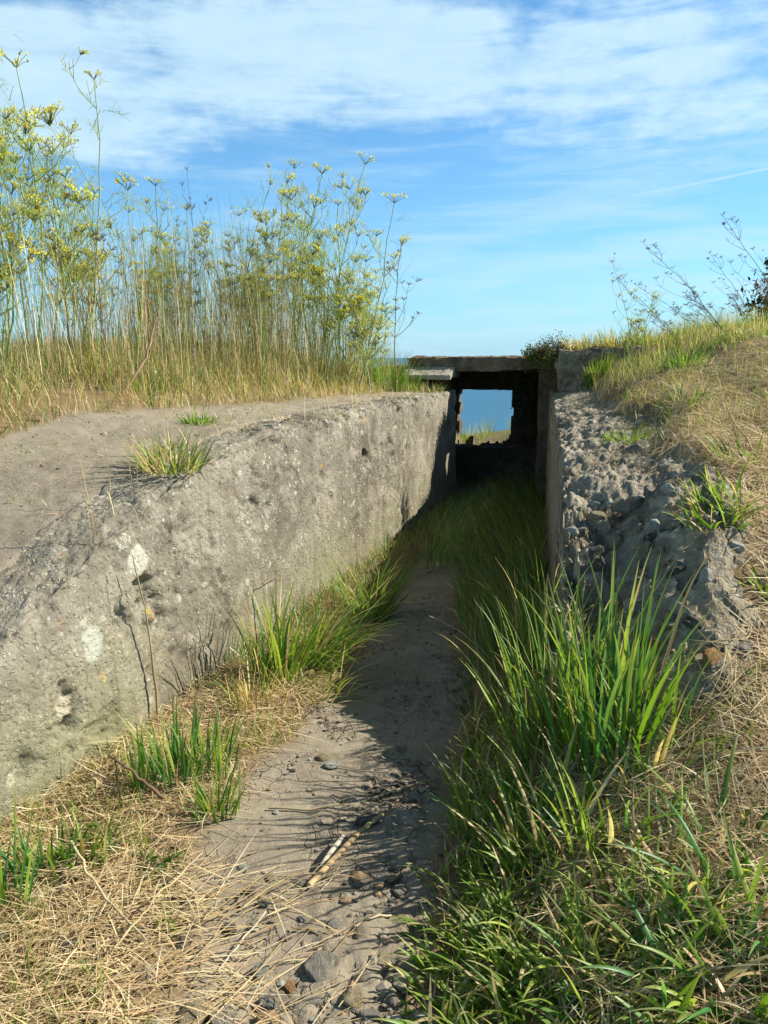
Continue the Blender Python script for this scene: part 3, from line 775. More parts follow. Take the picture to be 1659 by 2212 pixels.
# ------------------------------------------------------------------ bunker at the far end
BY = 8.35
bun = empty('bunker', (1.25, BY + .3, 0))
tag(bun, 'dark concrete bunker at trench end with flat roof slab and square sea-view opening', 'bunker')
ang = -math.atan(.33)    # lintel runs square to the trench
def rot2(u, v):  # u across (right), v along trench (away)
    c, s = math.cos(ang), math.sin(ang)
    return (1.25 + u * c - v * s, BY + u * s + v * c)
def rough_box(name, u0, u1, v0, v1, z0, z1, mat, seed, st=.035, amp=1.0, parent=bun, hole=None, jag=0.0):
    bm = bmesh.new()
    nu, nv, nz = (max(2, int(abs(b - a) / st)) for a, b in ((u0, u1), (v0, v1), (z0, z1)))
    idx_ = {}
    def vert(i, j, k):
        if (i, j, k) not in idx_: idx_[(i, j, k)] = bm.verts.new((u0 + (u1 - u0) * i / nu, v0 + (v1 - v0) * j / nv, z0 + (z1 - z0) * k / nz))
        return idx_[(i, j, k)]
    def solid(i, j, k):
        if not (0 <= i < nu and 0 <= j < nv and 0 <= k < nz): return False
        if hole:
            uu = u0 + (u1 - u0) * (i + .5) / nu; zz = z0 + (z1 - z0) * (k + .5) / nz
            return not hole(uu, zz)
        return True
    cells_ = [(i, j, k) for i in range(nu) for j in range(nv) for k in range(nz) if (hole or i in (0, nu - 1) or j in (0, nv - 1) or k in (0, nz - 1)) and solid(i, j, k)]
    for (i, j, k) in cells_:
        for d, q in (((-1, 0, 0), ((0, 0, 0), (0, 0, 1), (0, 1, 1), (0, 1, 0))), ((1, 0, 0), ((1, 0, 0), (1, 1, 0), (1, 1, 1), (1, 0, 1))),
                     ((0, -1, 0), ((0, 0, 0), (1, 0, 0), (1, 0, 1), (0, 0, 1))), ((0, 1, 0), ((0, 1, 0), (0, 1, 1), (1, 1, 1), (1, 1, 0))),
                     ((0, 0, -1), ((0, 0, 0), (0, 1, 0), (1, 1, 0), (1, 0, 0))), ((0, 0, 1), ((0, 0, 1), (1, 0, 1), (1, 1, 1), (0, 1, 1)))):
            if not solid(i + d[0], j + d[1], k + d[2]):
                bm.faces.new([vert(i + a, j + b, k + c) for a, b, c in q])
    bm.normal_update()
    for v in bm.verts:
        P_ = np.array(v.co[:]); n_ = np.array(v.normal[:])
        d = amp * (.022 * fbm(P_[0] * 3 + seed, P_[1] * 3, P_[2] * 3, 3) + .012 * fbm(P_[0] * 14 + seed, P_[1] * 14, P_[2] * 14, 3))
        P_ = P_ + n_ * float(d)
        x, y = rot2(P_[0], P_[1]); v.co = (x - bun.location.x, y - bun.location.y, P_[2])
    for f in bm.faces: f.smooth = False
    me = bpy.data.meshes.new(name); bm.to_mesh(me); bm.free(); me.materials.append(M[mat])
    o = bpy.data.objects.new(name, me); COL.objects.link(o); o.parent = parent
    return o
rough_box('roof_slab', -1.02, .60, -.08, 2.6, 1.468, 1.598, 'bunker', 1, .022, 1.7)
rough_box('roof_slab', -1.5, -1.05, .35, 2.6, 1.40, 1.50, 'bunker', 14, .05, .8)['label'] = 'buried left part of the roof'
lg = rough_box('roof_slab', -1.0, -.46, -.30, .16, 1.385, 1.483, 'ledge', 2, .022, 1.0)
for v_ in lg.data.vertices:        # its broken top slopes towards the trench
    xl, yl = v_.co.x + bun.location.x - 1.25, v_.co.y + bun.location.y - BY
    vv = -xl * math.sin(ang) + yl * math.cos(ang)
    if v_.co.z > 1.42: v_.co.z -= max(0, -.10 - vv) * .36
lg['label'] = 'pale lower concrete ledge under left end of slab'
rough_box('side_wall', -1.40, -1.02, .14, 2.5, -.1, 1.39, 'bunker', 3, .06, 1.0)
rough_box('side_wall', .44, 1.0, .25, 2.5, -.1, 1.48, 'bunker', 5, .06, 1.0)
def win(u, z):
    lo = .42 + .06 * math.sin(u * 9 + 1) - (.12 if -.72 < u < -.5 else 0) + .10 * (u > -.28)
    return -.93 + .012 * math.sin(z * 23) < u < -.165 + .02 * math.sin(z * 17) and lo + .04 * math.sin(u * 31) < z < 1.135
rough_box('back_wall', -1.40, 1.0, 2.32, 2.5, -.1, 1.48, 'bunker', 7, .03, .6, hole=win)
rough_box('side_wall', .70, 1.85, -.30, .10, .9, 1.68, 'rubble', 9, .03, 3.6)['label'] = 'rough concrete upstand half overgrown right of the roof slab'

# fallen rubble inside the doorway below the opening
rough_box('sill', -1.0, .44, 1.7, 2.0, -.1, .40, 'bunker', 12, .04, 2.5)

# ------------------------------------------------------------------ grass
GREEN = np.array([(.12, .26, .02), (.18, .34, .03), (.27, .43, .06), (.09, .20, .025), (.36, .48, .09)])
STRAWC = np.array([(.62, .49, .26), (.74, .61, .35), (.45, .33, .17), (.62, .44, .27), (.84, .73, .47)])
BLUEG = np.array([(.06, .23, .06), (.09, .28, .07), (.15, .34, .10)])
def pal(rs_, n, parts):
    out_ = np.zeros((n, 3)); u = rs_.uniform(size=n); acc = 0
    tot = sum(w for _, w in parts)
    for P_, w in parts:
        sel = (u >= acc / tot) & (u < (acc + w) / tot); acc += w
        out_[sel] = P_[rs_.integers(0, len(P_), sel.sum())]
    return out_ * rs_.uniform(.75, 1.25, (n, 1))
def blades(rs_, base, L, w, az_, tilt, curv, col, seg=5, tipcol=None, tipamt=0.0, fold=False, kink=0.0):
    """arrays of n blades -> V,F,C"""
    n = len(base); t = np.linspace(0, 1, seg + 1)
    th = tilt[:, None] + curv[:, None] * t[None] ** 1.4
    if kink: th = th + kink * rs_.normal(size=(n, seg + 1)).cumsum(1) * .5
    aa = az_[:, None] + .25 * (rs_.normal(size=(n, 1)) * t[None])
    dx = np.sin(th) * np.cos(aa); dy = np.sin(th) * np.sin(aa); dz = np.cos(th)
    D = np.stack([dx, dy, dz], -1) * (L / seg)[:, None, None]
    Pn = base[:, None] + np.concatenate([np.zeros((n, 1, 3)), np.cumsum(D[:, :-1], 1)], 1)
    tw = rs_.normal(size=n) * .6
    sx = np.stack([-np.sin(az_ + tw), np.cos(az_ + tw), 0 * az_], -1)
    prof = np.where(t < .15, .6 + t / .15 * .4, 1 - ((t - .15) / .85) ** 2.2) + .04
    W_ = (w[:, None] * prof[None] * .5)
    A = Pn - sx[:, None] * W_[..., None]; B = Pn + sx[:, None] * W_[..., None]
    C = np.repeat(col[:, None], seg + 1, 1)
    if tipcol is not None:
        k = (t[None] ** 3 * tipamt * rs_.uniform(0, 1.6, (n, 1))).clip(0, 1)[..., None]; C = C * (1 - k) + tipcol * k
    if fold:
        nrm = np.cross(D / (np.linalg.norm(D, axis=-1, keepdims=True) + 1e-9), sx[:, None])
        Mi = Pn + nrm * (W_ * .45)[..., None]
        V = np.stack([A, Mi, B], 2).reshape(-1, 3); k = 3
        b0 = (np.arange(n) * (seg + 1) * 3)[:, None, None]; s_ = (np.arange(seg) * 3)[None, :, None]; j = np.arange(2)[None, None]
        a = b0 + s_ + j; Fq = np.stack([a, a + 1, a + 4, a + 3], -1).reshape(-1, 4); C = np.repeat(C.reshape(-1, 3), 3, 0)
    else:
        V = np.stack([A, B], 2).reshape(-1, 3)
        a = ((np.arange(n) * (seg + 1) * 2)[:, None] + (np.arange(seg) * 2)[None]); Fq = np.stack([a, a + 1, a + 3, a + 2], -1).reshape(-1, 4)
        C = np.repeat(C.reshape(-1, 3), 2, 0)
    return V, Fq, C
def top_z(x, y):
    """ground or wall top, whichever shows"""
    z = H(x, y); dl_ = XL(y) - x; dr_ = x - XR(y)
    z = np.where((dl_ > 0.03) & (dl_ < .37), np.maximum(z, TL(y) - .01), z)
    z = np.where((dr_ > 0.02) & (dr_ < .64) & (y > 3.6) & (y < 8.6), np.maximum(z, TR(y) + .22 * dr_ - .02), z)
    i = np.clip(((y - 2.05) / .0085).astype(int), 0, len(ru) - 1); j = np.clip(((x - XR(y)) / .0085).astype(int), 0, len(rv) - 1)
    z = np.where((y > 2.06) & (y < 3.94) & (dr_ > 0) & (dr_ < 1.06), np.maximum(z, RZ[i, j]), z)
    return z

def scatter(name, x, y, label, cat, L, w, tilt, curv, palette, seed, seg=4, lift=None, mat='blade', az_=None, tipamt=.5, kink=0.0, z=None, fold=False, drape=False):
    rs_ = np.random.default_rng(seed); n = len(x)
    z = (top_z(x, y) if z is None else z) - .006
    if lift is not None: z = z + lift
    base = np.stack([x, y, z], -1)
    a = rs_.uniform(0, 2 * np.pi, n) if az_ is None else az_
    V, Fq, C = blades(rs_, base, L, w, a, tilt, curv, pal(rs_, n, palette), seg, np.array([.55, .45, .22]), tipamt, fold, kink)
    if drape:                    # lying stems follow the lie of the land
        V[:, 2] += base_h(V[:, 0], V[:, 1]) - np.repeat(base_h(x, y), len(V) // n)
    o = mesh_np(name, V, Fq, M[mat], colors=C)
    return tag(o, label, cat, kind='stuff')
U = lambda s, a, b, n: np.random.default_rng(s).uniform(a, b, n)

# left bank: short mixed turf behind the bare earth, then tall dry grass
r0 = np.random.default_rng(101)
N = 75000
x = r0.uniform(-6.5, .75, N); y = r0.uniform(3.8, 10.2, N)
k = (y > lb_bound(x) + .25 * fbm(x * 3, y * 3, 1, 3)) & (XL(y) - x > .10)
dens_ = .5 + .9 * fbm(x * 1.3, y * 1.3, 5, 3)
k &= r0.uniform(size=N) < np.clip(dens_ + .25, .25, 1)
x, y = x[k], y[k]; n = len(x); gmix = ss(-.25, .25, fbm(x * 1.1, y * 1.1, 8, 3))
back = ss(.0, 1.3, y - lb_bound(x))
for nm, sel, pl, sd_ in (('grass', r0.uniform(size=n) < .30 + .4 * gmix, [(GREEN * .8, 6), (BLUEG, 1), (STRAWC, 4)], 1), ('dry_grass', None, [(STRAWC, 8), (GREEN, 1.3)], 2)):
    if sel is None: sel = ~prev
    prev = sel
    xs, ys_ = x[sel], y[sel]; m_ = len(xs); bk = back[sel]
    L = r0.uniform(.05, .14, m_) + bk * r0.uniform(.02, .22, m_)
    scatter(nm, xs, ys_, 'green turf and short grass covering the bank behind the left wall' if nm == 'grass' else 'dry straw-coloured grass mixed through the left bank turf', 'grass',
            L, r0.uniform(.003, .006, m_), r0.uniform(.05, .6, m_), r0.uniform(.1, 1.3, m_), pl, 30 + sd_)
# tall dry stand
N = 22000
x = r0.uniform(-6.5, .5, N); y = r0.uniform(4.9, 9.3, N)
k = (y > lb_bound(x) + .6 + .4 * fbm(x * 1.5, y * 1.5, 2, 2)) & (XL(y) - x > .25)
k &= r0.uniform(size=N) < np.where(x > -2.7, .95, .10) * np.clip(.55 + 1.6 * fbm(x * 1.8, y * 1.8, 31, 2), .08, 1)
x, y = x[k], y[k]; n = len(x)
hh = (.2 + 1.0 * r0.uniform(0, 1, n) ** 1.15) * (1 + .5 * fbm(x * 1.2, y * 1.2, 41, 2)) * np.interp(x, [-6, -3.2, -2.4, -.6, -.1, .4], [.55, .6, 1.25, 1.2, .7, .3])
scatter('tall_dry_grass', x, y, 'tall standing stems of dry grass along the crest of the left bank', 'grass', hh, r0.uniform(.0028, .0050, n), r0.uniform(0, .20, n), r0.uniform(0, .5, n), [(STRAWC * .85, 6), (GREEN, 3)], 41, seg=4, mat='straw')
# seed heads fine and feathery on some of those stems
# right mound turf
N = 110000
x = r0.uniform(1.0, 6.5, N); y = r0.uniform(2.2, 10.5, N)
dr_ = x - XR(y)
k = (dr_ > .50 + .24 * fbm(x * 3, y * 3, 4, 3)) & ~((y < 4.0) & (dr_ < .95 + .2 * fbm(x * 4, y * 4, 1, 2)))
k &= r0.uniform(size=N) < np.clip(.6 + 1.0 * fbm(x * 1.5, y * 1.5, 15, 3) - .3 * ss(4.2, 3.2, y), .25, 1)
x, y = x[k], y[k]; n = len(x); gm = ss(-.2, .3, fbm(x * 1.4, y * 1.4, 22, 3)); sel = r0.uniform(size=n) < .38 + .40 * gm
scatter('grass', x[sel], y[sel], 'green turf covering the mound right of the bunker', 'grass', r0.uniform(.03, .12, sel.sum()), r0.uniform(.003, .006, sel.sum()), r0.uniform(.05, .7, sel.sum()), r0.uniform(.1, 1.3, sel.sum()), [(GREEN, 7), (BLUEG, 1), (STRAWC, 2)], 51)
sel = ~sel
scatter('dry_grass', x[sel], y[sel], 'dry tan grass mixed through the turf of the right mound', 'grass', r0.uniform(.03, .13, sel.sum()), r0.uniform(.0025, .005, sel.sum()), r0.uniform(.05, .7, sel.sum()), r0.uniform(.1, 1.2, sel.sum()), [(STRAWC * .85, 7), (GREEN, 2)], 52)
# taller grass along the skyline of the mound
N = 6000
x = r0.uniform(1.9, 6.5, N); y = r0.uniform(6.2, 9.6, N); k = (x - XR(y)) > .40; x, y = x[k], y[k]; n = len(x)
scatter('tall_grass', x, y, 'taller thin grass stems along the skyline of the right mound', 'grass', r0.uniform(.08, .30, n), r0.uniform(.0022, .004, n), r0.uniform(0, .4, n), r0.uniform(0, .7, n), [(STRAWC, 4), (GREEN, 5)], 53)

# straw litter lying about: left foreground, foot of the left wall, right slope
def litter(name, x, y, label, seed, Lr=(.08, .28), w=(.0016, .0042), lift=.05, pals=((STRAWC, 10),), z=None, tilt=(1.15, 1.65)):
    rs_ = np.random.default_rng(seed); n = len(x)
    L = rs_.uniform(*Lr, n) * rs_.uniform(.4, 1, n); lf = rs_.uniform(0, lift, n) ** 1.0
    return scatter(name, x, y, label, 'straw', L, rs_.uniform(*w, n), rs_.uniform(*tilt, n), rs_.uniform(-.15, .45, n), list(pals), seed, seg=6, lift=lf, mat='straw', kink=.10, z=z, drape=True)
N = 12000
y = r0.uniform(1.15, 3.6, N); x = r0.uniform(-1.75, -.2, N)
u = (x - XL(y)); edge_ = PATHL(y) - x + .10 * fbm(x * 4, y * 4, 3, 3)
k = (u > .0) & (edge_ > -.05) & (r0.uniform(size=N) < np.clip(.30 + edge_ * 3.0, 0, 1)); x, y = x[k], y[k]
litter('straw', x, y, 'dry straw matted between the left wall and the path', 61, lift=.045)
N = 2600
y = r0.uniform(1.1, 2.1, N); x = r0.uniform(-.95, -.1, N); k = r0.uniform(size=N) < np.clip(1 - (x + .55) * 1.6 - (y - 1.3) * .6, 0, 1) * .6; x, y = x[k], y[k]
az_ = np.random.default_rng(5).normal(.35, .55, len(x)) + np.pi * np.random.default_rng(6).integers(0, 2, len(x))
scatter('straw', x, y, 'loose bleached straw strewn over lower left of the path', 'straw', U(1, .08, .34, len(x)), U(2, .002, .005, len(x)), U(3, 1.42, 1.62, len(x)), U(4, -.05, .25, len(x)), [(STRAWC, 1)], 63, seg=6, lift=U(8, .006, .03, len(x)), mat='straw', az_=az_, kink=.05)
N = 62000
y = r0.uniform(1.2, 5.8, N); x = r0.uniform(.4, 3.6, N); s_ = x - X0(y); dr_ = x - XR(y)
bnd = np.interp(y, [1.2, 2.2, 2.6, 3.4, 4.0, 5.4], [.05, .36, .72, .74, .60, .60])
k = (np.where(y < 2.2, s_, dr_ + (y > 2.2) * 0) > bnd + .12 * fbm(x * 4, y * 4, 6, 3)) & (r0.uniform(size=N) < np.interp(y, [1.2, 2, 4, 5.4], [.55, .95, .95, .6])); x, y = x[k], y[k]
litter('straw', x, y, 'dry straw and dead grass lying over the right slope', 62, Lr=(.08, .34), lift=.06)
# lighter scatter on the wall top at the right
N = 3200
y = r0.uniform(3.7, 7.5, N); x = XR(y) + .18 + .5 * r0.uniform(0, 1, N) ** .6 ; litter('straw', x, y, 'thin straw scattered on top of the right wall', 64, lift=.02, Lr=(.06, .25))
N = 1500
y = r0.uniform(2.6, 7.5, N); x = XL(y) - r0.uniform(.05, 1.8, N); k = (y < lb_bound(x) + .3) & (fbm(x * 2.5, y * 2.5, 33, 3) > -.02); x, y = x[k], y[k]
litter('straw', x, y, 'bits of dead grass lying on the bare earth behind the left wall', 65, lift=.012, Lr=(.03, .16))
N = 5200
y = r0.uniform(2.6, 7.5, N); x = XL(y) - r0.uniform(.03, 1.8, N); k = (y < lb_bound(x) + .2) & (fbm(x * 2.8, y * 2.8, 53, 3) > .02); x, y = x[k], y[k]; n = len(x)
scatter('grass', x, y, 'sparse low grass sprigs on the bare earth behind the left wall', 'grass', r0.uniform(.02, .07, n), r0.uniform(.002, .004, n), r0.uniform(.2, 1.1, n), r0.uniform(.2, 1.2, n), [(GREEN, 5), (STRAWC, 5)], 66)
# small green growth in the straw, both sides
N = 9500
y = r0.uniform(1.15, 3.5, N); x = r0.uniform(-1.75, -.25, N); u = x - XL(y); edge_ = PATHL(y) - x
k = (u > 0) & (edge_ > .0) & (fbm(x * 3.3, y * 3.3, 21, 3) > -.04); x, y = x[k], y[k]; n = len(x)
scatter('grass', x, y, 'short green grass coming up through straw by the left wall', 'grass', r0.uniform(.03, .12, n), r0.uniform(.002, .005, n), r0.uniform(.1, .9, n), r0.uniform(.1, 1.2, n), [(GREEN, 6), (STRAWC, 3)], 71)
N = 8500
y = r0.uniform(1.05, 3.2, N); x = r0.uniform(.1, 2.0, N); s_ = x - X0(y)
k = (s_ > -.02 + .08 * fbm(x * 4, y * 4, 3, 2)) & (x - XR(y) < np.interp(y, [2.1, 2.3, 3.2], [9, .35, -.02])) & (r0.uniform(size=N) < np.clip(1.15 - s_ * 1.15, .12, 1)); x, y = x[k], y[k]; n = len(x)
scatter('grass', x, y, 'green grass mixed with dead blades covering the right foreground slope', 'grass', r0.uniform(.05, .18, n), r0.uniform(.005, .012, n), r0.uniform(.1, 1.1, n), r0.uniform(.2, 1.4, n), [(GREEN, 6), (STRAWC, 4)], 72, az_=r0.uniform(0, 6.28, n))
# long dark grass filling the shaded trench
N = 9000
y = r0.uniform(3.2, 8.6, N); x = r0.uniform(-.9, 1.9, N)
walk = (x > PATHL(y) - .02) & (x < PATHR(y) + .03) & (y < 5.6 + .3 * fbm(x * 3, y, 2, 2))
k = (x > XL(y) + np.interp(y, [3.9, 5.5, 7.2], [.75, .50, .05])) & (x < XR(y) - .01) & ~walk & (x > np.where(y < 3.9, PATHR(y), -9)) ; x, y = x[k], y[k]; n = len(x)
mid_ = (XL(y) + XR(y)) / 2
azt = np.where(x > mid_, np.pi, 0.2) + r0.normal(0, .8, n)
scatter('long_grass', x, y, 'long dark green grass filling the shaded trench before the bunker', 'grass', r0.uniform(.18, .60, n) * np.clip(.35 + (x - XL(y)) * .9, .3, 1), r0.uniform(.003, .0065, n), r0.uniform(.05, .4, n), r0.uniform(.5, 1.8, n), [(GREEN * .8, 6), (BLUEG, 4), (STRAWC, .8)], 73, seg=6, az_=azt)
N = 3500
y = r0.uniform(3.6, 8.4, N); x = XL(y) + r0.uniform(.02, .55, N) ** 1.3; n = N
scatter('grass', x, y, 'short mixed grass and litter along the shaded foot of the left wall', 'grass', r0.uniform(.04, .20, n), r0.uniform(.003, .006, n), r0.uniform(.1, .9, n), r0.uniform(.2, 1.3, n), [(GREEN * .8, 5), (BLUEG, 2), (STRAWC * .8, 3)], 75)
# grass beyond the bunker opening
N = 1500
x = r0.uniform(.5, 2.9, N); y = r0.uniform(11.3, 12.5, N)
scatter('grass', x, y, 'grass beyond the bunker opening above the sea', 'grass', r0.uniform(.08, .40, N) * np.interp(x, [.8, 1.3, 1.8, 3], [.25, .7, 1.1, 1.1]), r0.uniform(.003, .006, N), r0.uniform(.0, .3, N), r0.uniform(.0, .7, N), [(STRAWC, 4), (GREEN, 5)], 74)

# ---- individual tufts
def tuft(px, py, n, L, w, spread, label, palette=((GREEN, 8), (STRAWC, 1)), lean=None, lean_amt=.0, tilt=(.05, .5), curv=(.2, 1.2), seed=0, fold=True, group=None, seg=8, pos=None, name='grass_tuft', wallz=None, kink=0):
    n = int(n * .60); w = w * 1.42
    rs_ = np.random.default_rng(900 + seed)
    q = at(px, py) if pos is None else np.array(pos, float)
    r_ = spread * np.sqrt(rs_.uniform(size=n)); a = rs_.uniform(0, 2 * np.pi, n)
    bx = r_ * np.cos(a); by = r_ * np.sin(a)
    z0 = float(top_z(np.array([q[0]]), np.array([q[1]]))[0]) if wallz is None else q[2]
    bz = (top_z(q[0] + bx, q[1] + by) if wallz is None else np.full(n, q[2])) - z0 - .01
    az_ = a + rs_.normal(0, .5, n)
    tl = rs_.uniform(*tilt, n)
    if lean is not None:
        sel = rs_.uniform(size=n) < lean_amt; az_ = np.where(sel, rs_.normal(lean, .45, n), az_)
    Ls = L * rs_.uniform(.3, 1, n)
    if not kink: kink = .05
    V, Fq, C = blades(rs_, np.stack([bx, by, bz], -1), Ls, rs_.uniform(w * .6, w * 1.1, n), az_, tl, rs_.uniform(*curv, n), pal(rs_, n, list(palette)), seg, np.array([.5, .42, .18]), .55, fold, kink)
    o = mesh_np(name, V, Fq, M['blade'], colors=C, loc=(q[0], q[1], z0))
    return tag(o, label, 'grass', group)
MIXG = ((GREEN, 6), (BLUEG, 2), (STRAWC, 1.2)); DRYM = ((GREEN, 3), (STRAWC, 5)); BL = ((BLUEG, 6), (GREEN, 3), (STRAWC, .6))
gl = 'grass tufts along the left wall'; gr = 'grass tufts on the right of the path'
tuft(20, 1960, 26, .36, .009, .06, 'tall green blades at far left edge of photo below the wall', BL, seed=1, group=gl, tilt=(0, .35), curv=(0, .5))
tuft(110, 1880, 80, .24, .009, .09, 'green tuft against the left wall foot near the photo edge', BL, seed=2, group=gl, tilt=(0, .5), curv=(.1, .8))
tuft(195, 1855, 90, .17, .012, .08, 'short broad-bladed tuft just right of the tuft nearest the photo edge', MIXG, seed=3, group=gl)
tuft(300, 1715, 22, .34, .012, .04, 'two or three upright broad green blades in front of the dry twig', BL, seed=4, group=gl, tilt=(0, .25), curv=(0, .4))
tuft(385, 1690, 95, .36, .009, .10, 'dense upright dark green tuft with straw at its foot midway along the wall', BL, seed=5, group=gl, tilt=(0, .35), curv=(.05, .6))
tuft(455, 1660, 100, .32, .008, .11, 'upright green tuft just right of the densest dark tuft', BL, seed=6, group=gl, tilt=(0, .35), curv=(.05, .7))
tuft(470, 1760, 90, .20, .007, .08, 'low bright green tuft at the path edge below the dark tufts', MIXG, seed=7, group=gl)
tuft(545, 1530, 100, .34, .006, .10, 'thin yellowing tuft between the dark tufts and the largest tuft', DRYM, seed=8, group=gl)
tuft(600, 1470, 150, .62, .010, .12, 'largest tuft at the wall with one tall straight blade', MIXG, seed=9, group=gl, tilt=(0, .4), curv=(.1, 1.1), lean=.0, lean_amt=.2)
tuft(670, 1440, 300, .60, .0085, .15, 'wide arching tuft spilling right into the shaded path', MIXG, seed=10, group=gl, lean=-.1, lean_amt=.75, tilt=(.3, .9), curv=(.3, 1.2))
tuft(690, 1500, 120, .30, .006, .16, 'bleached grass fringe under the arching tuft', DRYM, seed=11, group=gl, lean=-.3, lean_amt=.6, tilt=(.3, 1.1))
tuft(800, 1330, 260, .50, .007, .15, 'dark tuft in shadow beyond the arching tuft', MIXG, seed=12, group=gl, lean=.3, lean_amt=.4, tilt=(.1, .7))
ql = at(410, 1050)
tuft(0, 0, 260, .25, .006, .14, 'green tuft with dead stalks growing on top of the left wall', ((GREEN, 5), (STRAWC, 3)), seed=13, pos=(XL(3.55) - .16, 3.55, TL(3.55) + .0), wallz=1, tilt=(.1, 1.0), group='tufts on the wall tops')
tuft(0, 0, 150, .20, .005, .12, 'straggly dry tuft behind the green tuft on the left wall top', ((GREEN, 4), (STRAWC, 4)), seed=14, pos=(XL(3.8) - .33, 3.8, TL(3.8)), tilt=(.1, 1.0), group='tufts on the wall tops')
tuft(430, 915, 200, .12, .006, .10, 'small dark green tuft at bare earth edge behind the left wall', ((GREEN, 8),), seed=15, tilt=(.1, 1.1))
tuft(320, 845, 120, .20, .006, .14, 'fresh green tuft among dry grass at left bank edge', ((GREEN, 9),), seed=16, tilt=(0, .5))
tuft(800, 800, 480, .48, .006, .32, 'wispy green grass behind the left wall near its far end', ((GREEN, 6), (STRAWC, 4)), seed=18, tilt=(0, .35), pos=(-.15, 8.4, 0))
tuft(865, 830, 300, .50, .006, .26, 'bright green tuft beside left end of the roof slab', ((GREEN, 8), (BLUEG, 3)), seed=17, tilt=(0, .35), pos=(.10, 8.0, 0), wallz=None)
# right side, from far to near
for i_, (uu, hh_, nn, lb, pl_) in enumerate(((.95, .22, 170, 'dry tan grass fringe at left end of the concrete upstand', ((STRAWC, 6), (GREEN, 2))), (1.30, .30, 190, 'mixed grass fringe growing along middle of the concrete upstand', ((STRAWC, 4), (GREEN, 5))), (1.66, .30, 190, 'greener grass fringe at right end of the concrete upstand', ((STRAWC, 3), (GREEN, 6))))):
    q = rot2(uu, .0); tuft(0, 0, nn * 3, hh_, .006, .26, lb, pl_, seed=60 + i_, pos=(q[0], q[1], 1.68), wallz=1, tilt=(0, .7), curv=(.1, 1.1), group='grass fringes on the upstand')
tuft(1290, 822, 420, .30, .007, .10, 'bright green tuft in front of the overgrown upstand', ((GREEN, 9),), seed=20, tilt=(0, .5), curv=(0, .6), group=gr)
tuft(1480, 790, 420, .20, .007, .16, 'green grass cushion above the bare hollow on right mound', ((GREEN, 9), (BLUEG, 3)), seed=21, tilt=(0, .9), group=gr)
tuft(1470, 880, 200, .22, .008, .12, 'green tuft with spreading blades in the straw below the hollow', ((GREEN, 8), (STRAWC, 2)), seed=22, tilt=(.3, 1.1), group=gr)
tuft(1355, 985, 520, .10, .005, .13, 'low mossy grass cushion on top of the right wall', ((GREEN, 9),), seed=23, tilt=(.0, 1.1), group='tufts on the wall tops')
tuft(1600, 1010, 90, .26, .008, .12, 'pale green tuft at the right photo edge above the straw', ((GREEN, 6), (STRAWC, 3)), seed=24, tilt=(.3, 1.1), lean=np.pi, lean_amt=.4, group=gr)
tuft(1545, 1130, 130, .27, .009, .12, 'spreading green and yellow tuft in straw right of the rubble', ((GREEN, 7), (STRAWC, 3)), seed=25, tilt=(.2, 1.0), lean=np.pi, lean_amt=.4, group=gr)
tuft(1650, 1270, 40, .12, .010, .06, 'small fresh green tuft at right photo edge amid straw', ((GREEN, 9),), seed=26, tilt=(.2, 1.0), group=gr)
tuft(1120, 1480, 80, .62, .009, .13, 'tall tuft of thin blades standing in the trench shadow', MIXG, seed=27, tilt=(0, .45), curv=(.1, .9), lean=2.4, lean_amt=.35, group=gr, pos=(.62, 3.15, .2))
tuft(1190, 1600, 130, .66, .0095, .15, 'tall green tuft leaning left over the path in front of the wall edge', MIXG, seed=28, tilt=(0, .45), curv=(.1, .9), lean=2.6, lean_amt=.45, group=gr)
tuft(1310, 1600, 150, .62, .011, .16, 'densest tall tuft with upright broad blades before the rubble', ((GREEN, 7), (BLUEG, 4), (STRAWC, .6)), seed=29, tilt=(0, .35), curv=(.05, .6), group=gr)
tuft(1060, 1360, 110, .40, .007, .10, 'thin bright-tipped tuft in deep shade close to the right wall face', MIXG, seed=50, tilt=(0, .4), curv=(.1, .9), lean=2.6, lean_amt=.3, group=gr, pos=(.78, 3.9, 0))
tuft(1150, 1180, 110, .45, .007, .12, 'dark arching tuft by the right wall below the doorway', MIXG, seed=51, tilt=(0, .5), curv=(.2, 1.1), lean=2.8, lean_amt=.5, group=gr, pos=(1.12, 5.4, 0))
tuft(1400, 1640, 60, .42, .009, .12, 'green tuft right of the densest tall tuft at straw edge', MIXG, seed=30, tilt=(0, .6), curv=(.1, .9), group=gr)
tuft(1090, 1760, 100, .34, .009, .14, 'tuft spreading left over the shaded path edge', MIXG, seed=31, tilt=(.2, .9), lean=2.9, lean_amt=.6, group=gr)
tuft(1180, 1840, 110, .36, .011, .13, 'tuft with one long pale blade bending over the path', MIXG, seed=32, tilt=(.1, .8), lean=2.7, lean_amt=.5, group=gr)
tuft(1080, 1900, 70, .20, .010, .10, 'low dark tuft with broad leaves at path edge', ((GREEN, 9),), seed=33, tilt=(.4, 1.1), lean=np.pi, lean_amt=.7, group=gr)
tuft(1330, 1790, 60, .38, .010, .15, 'green tuft in the middle of the right slope', MIXG, seed=34, tilt=(.1, .8), group=gr)
tuft(1440, 1950, 70, .30, .009, .16, 'loose tuft of mixed green and dead blades on lower right slope', DRYM, seed=35, tilt=(.2, 1.1), group=gr)
tuft(1560, 1870, 50, .32, .010, .15, 'green tuft near right photo edge low on the slope', MIXG, seed=36, tilt=(.2, 1.0), group=gr)
tuft(1640, 2010, 60, .34, .011, .13, 'broad-bladed green tuft at the right photo edge', MIXG, seed=37, tilt=(.2, 1.0), group=gr)
tuft(1020, 2080, 170, .17, .010, .17, 'bright short-leaved clump beside the path in the bottom right', ((GREEN, 9), (STRAWC, .8)), seed=38, tilt=(.4, 1.2), lean=np.pi, lean_amt=.6, group=gr)
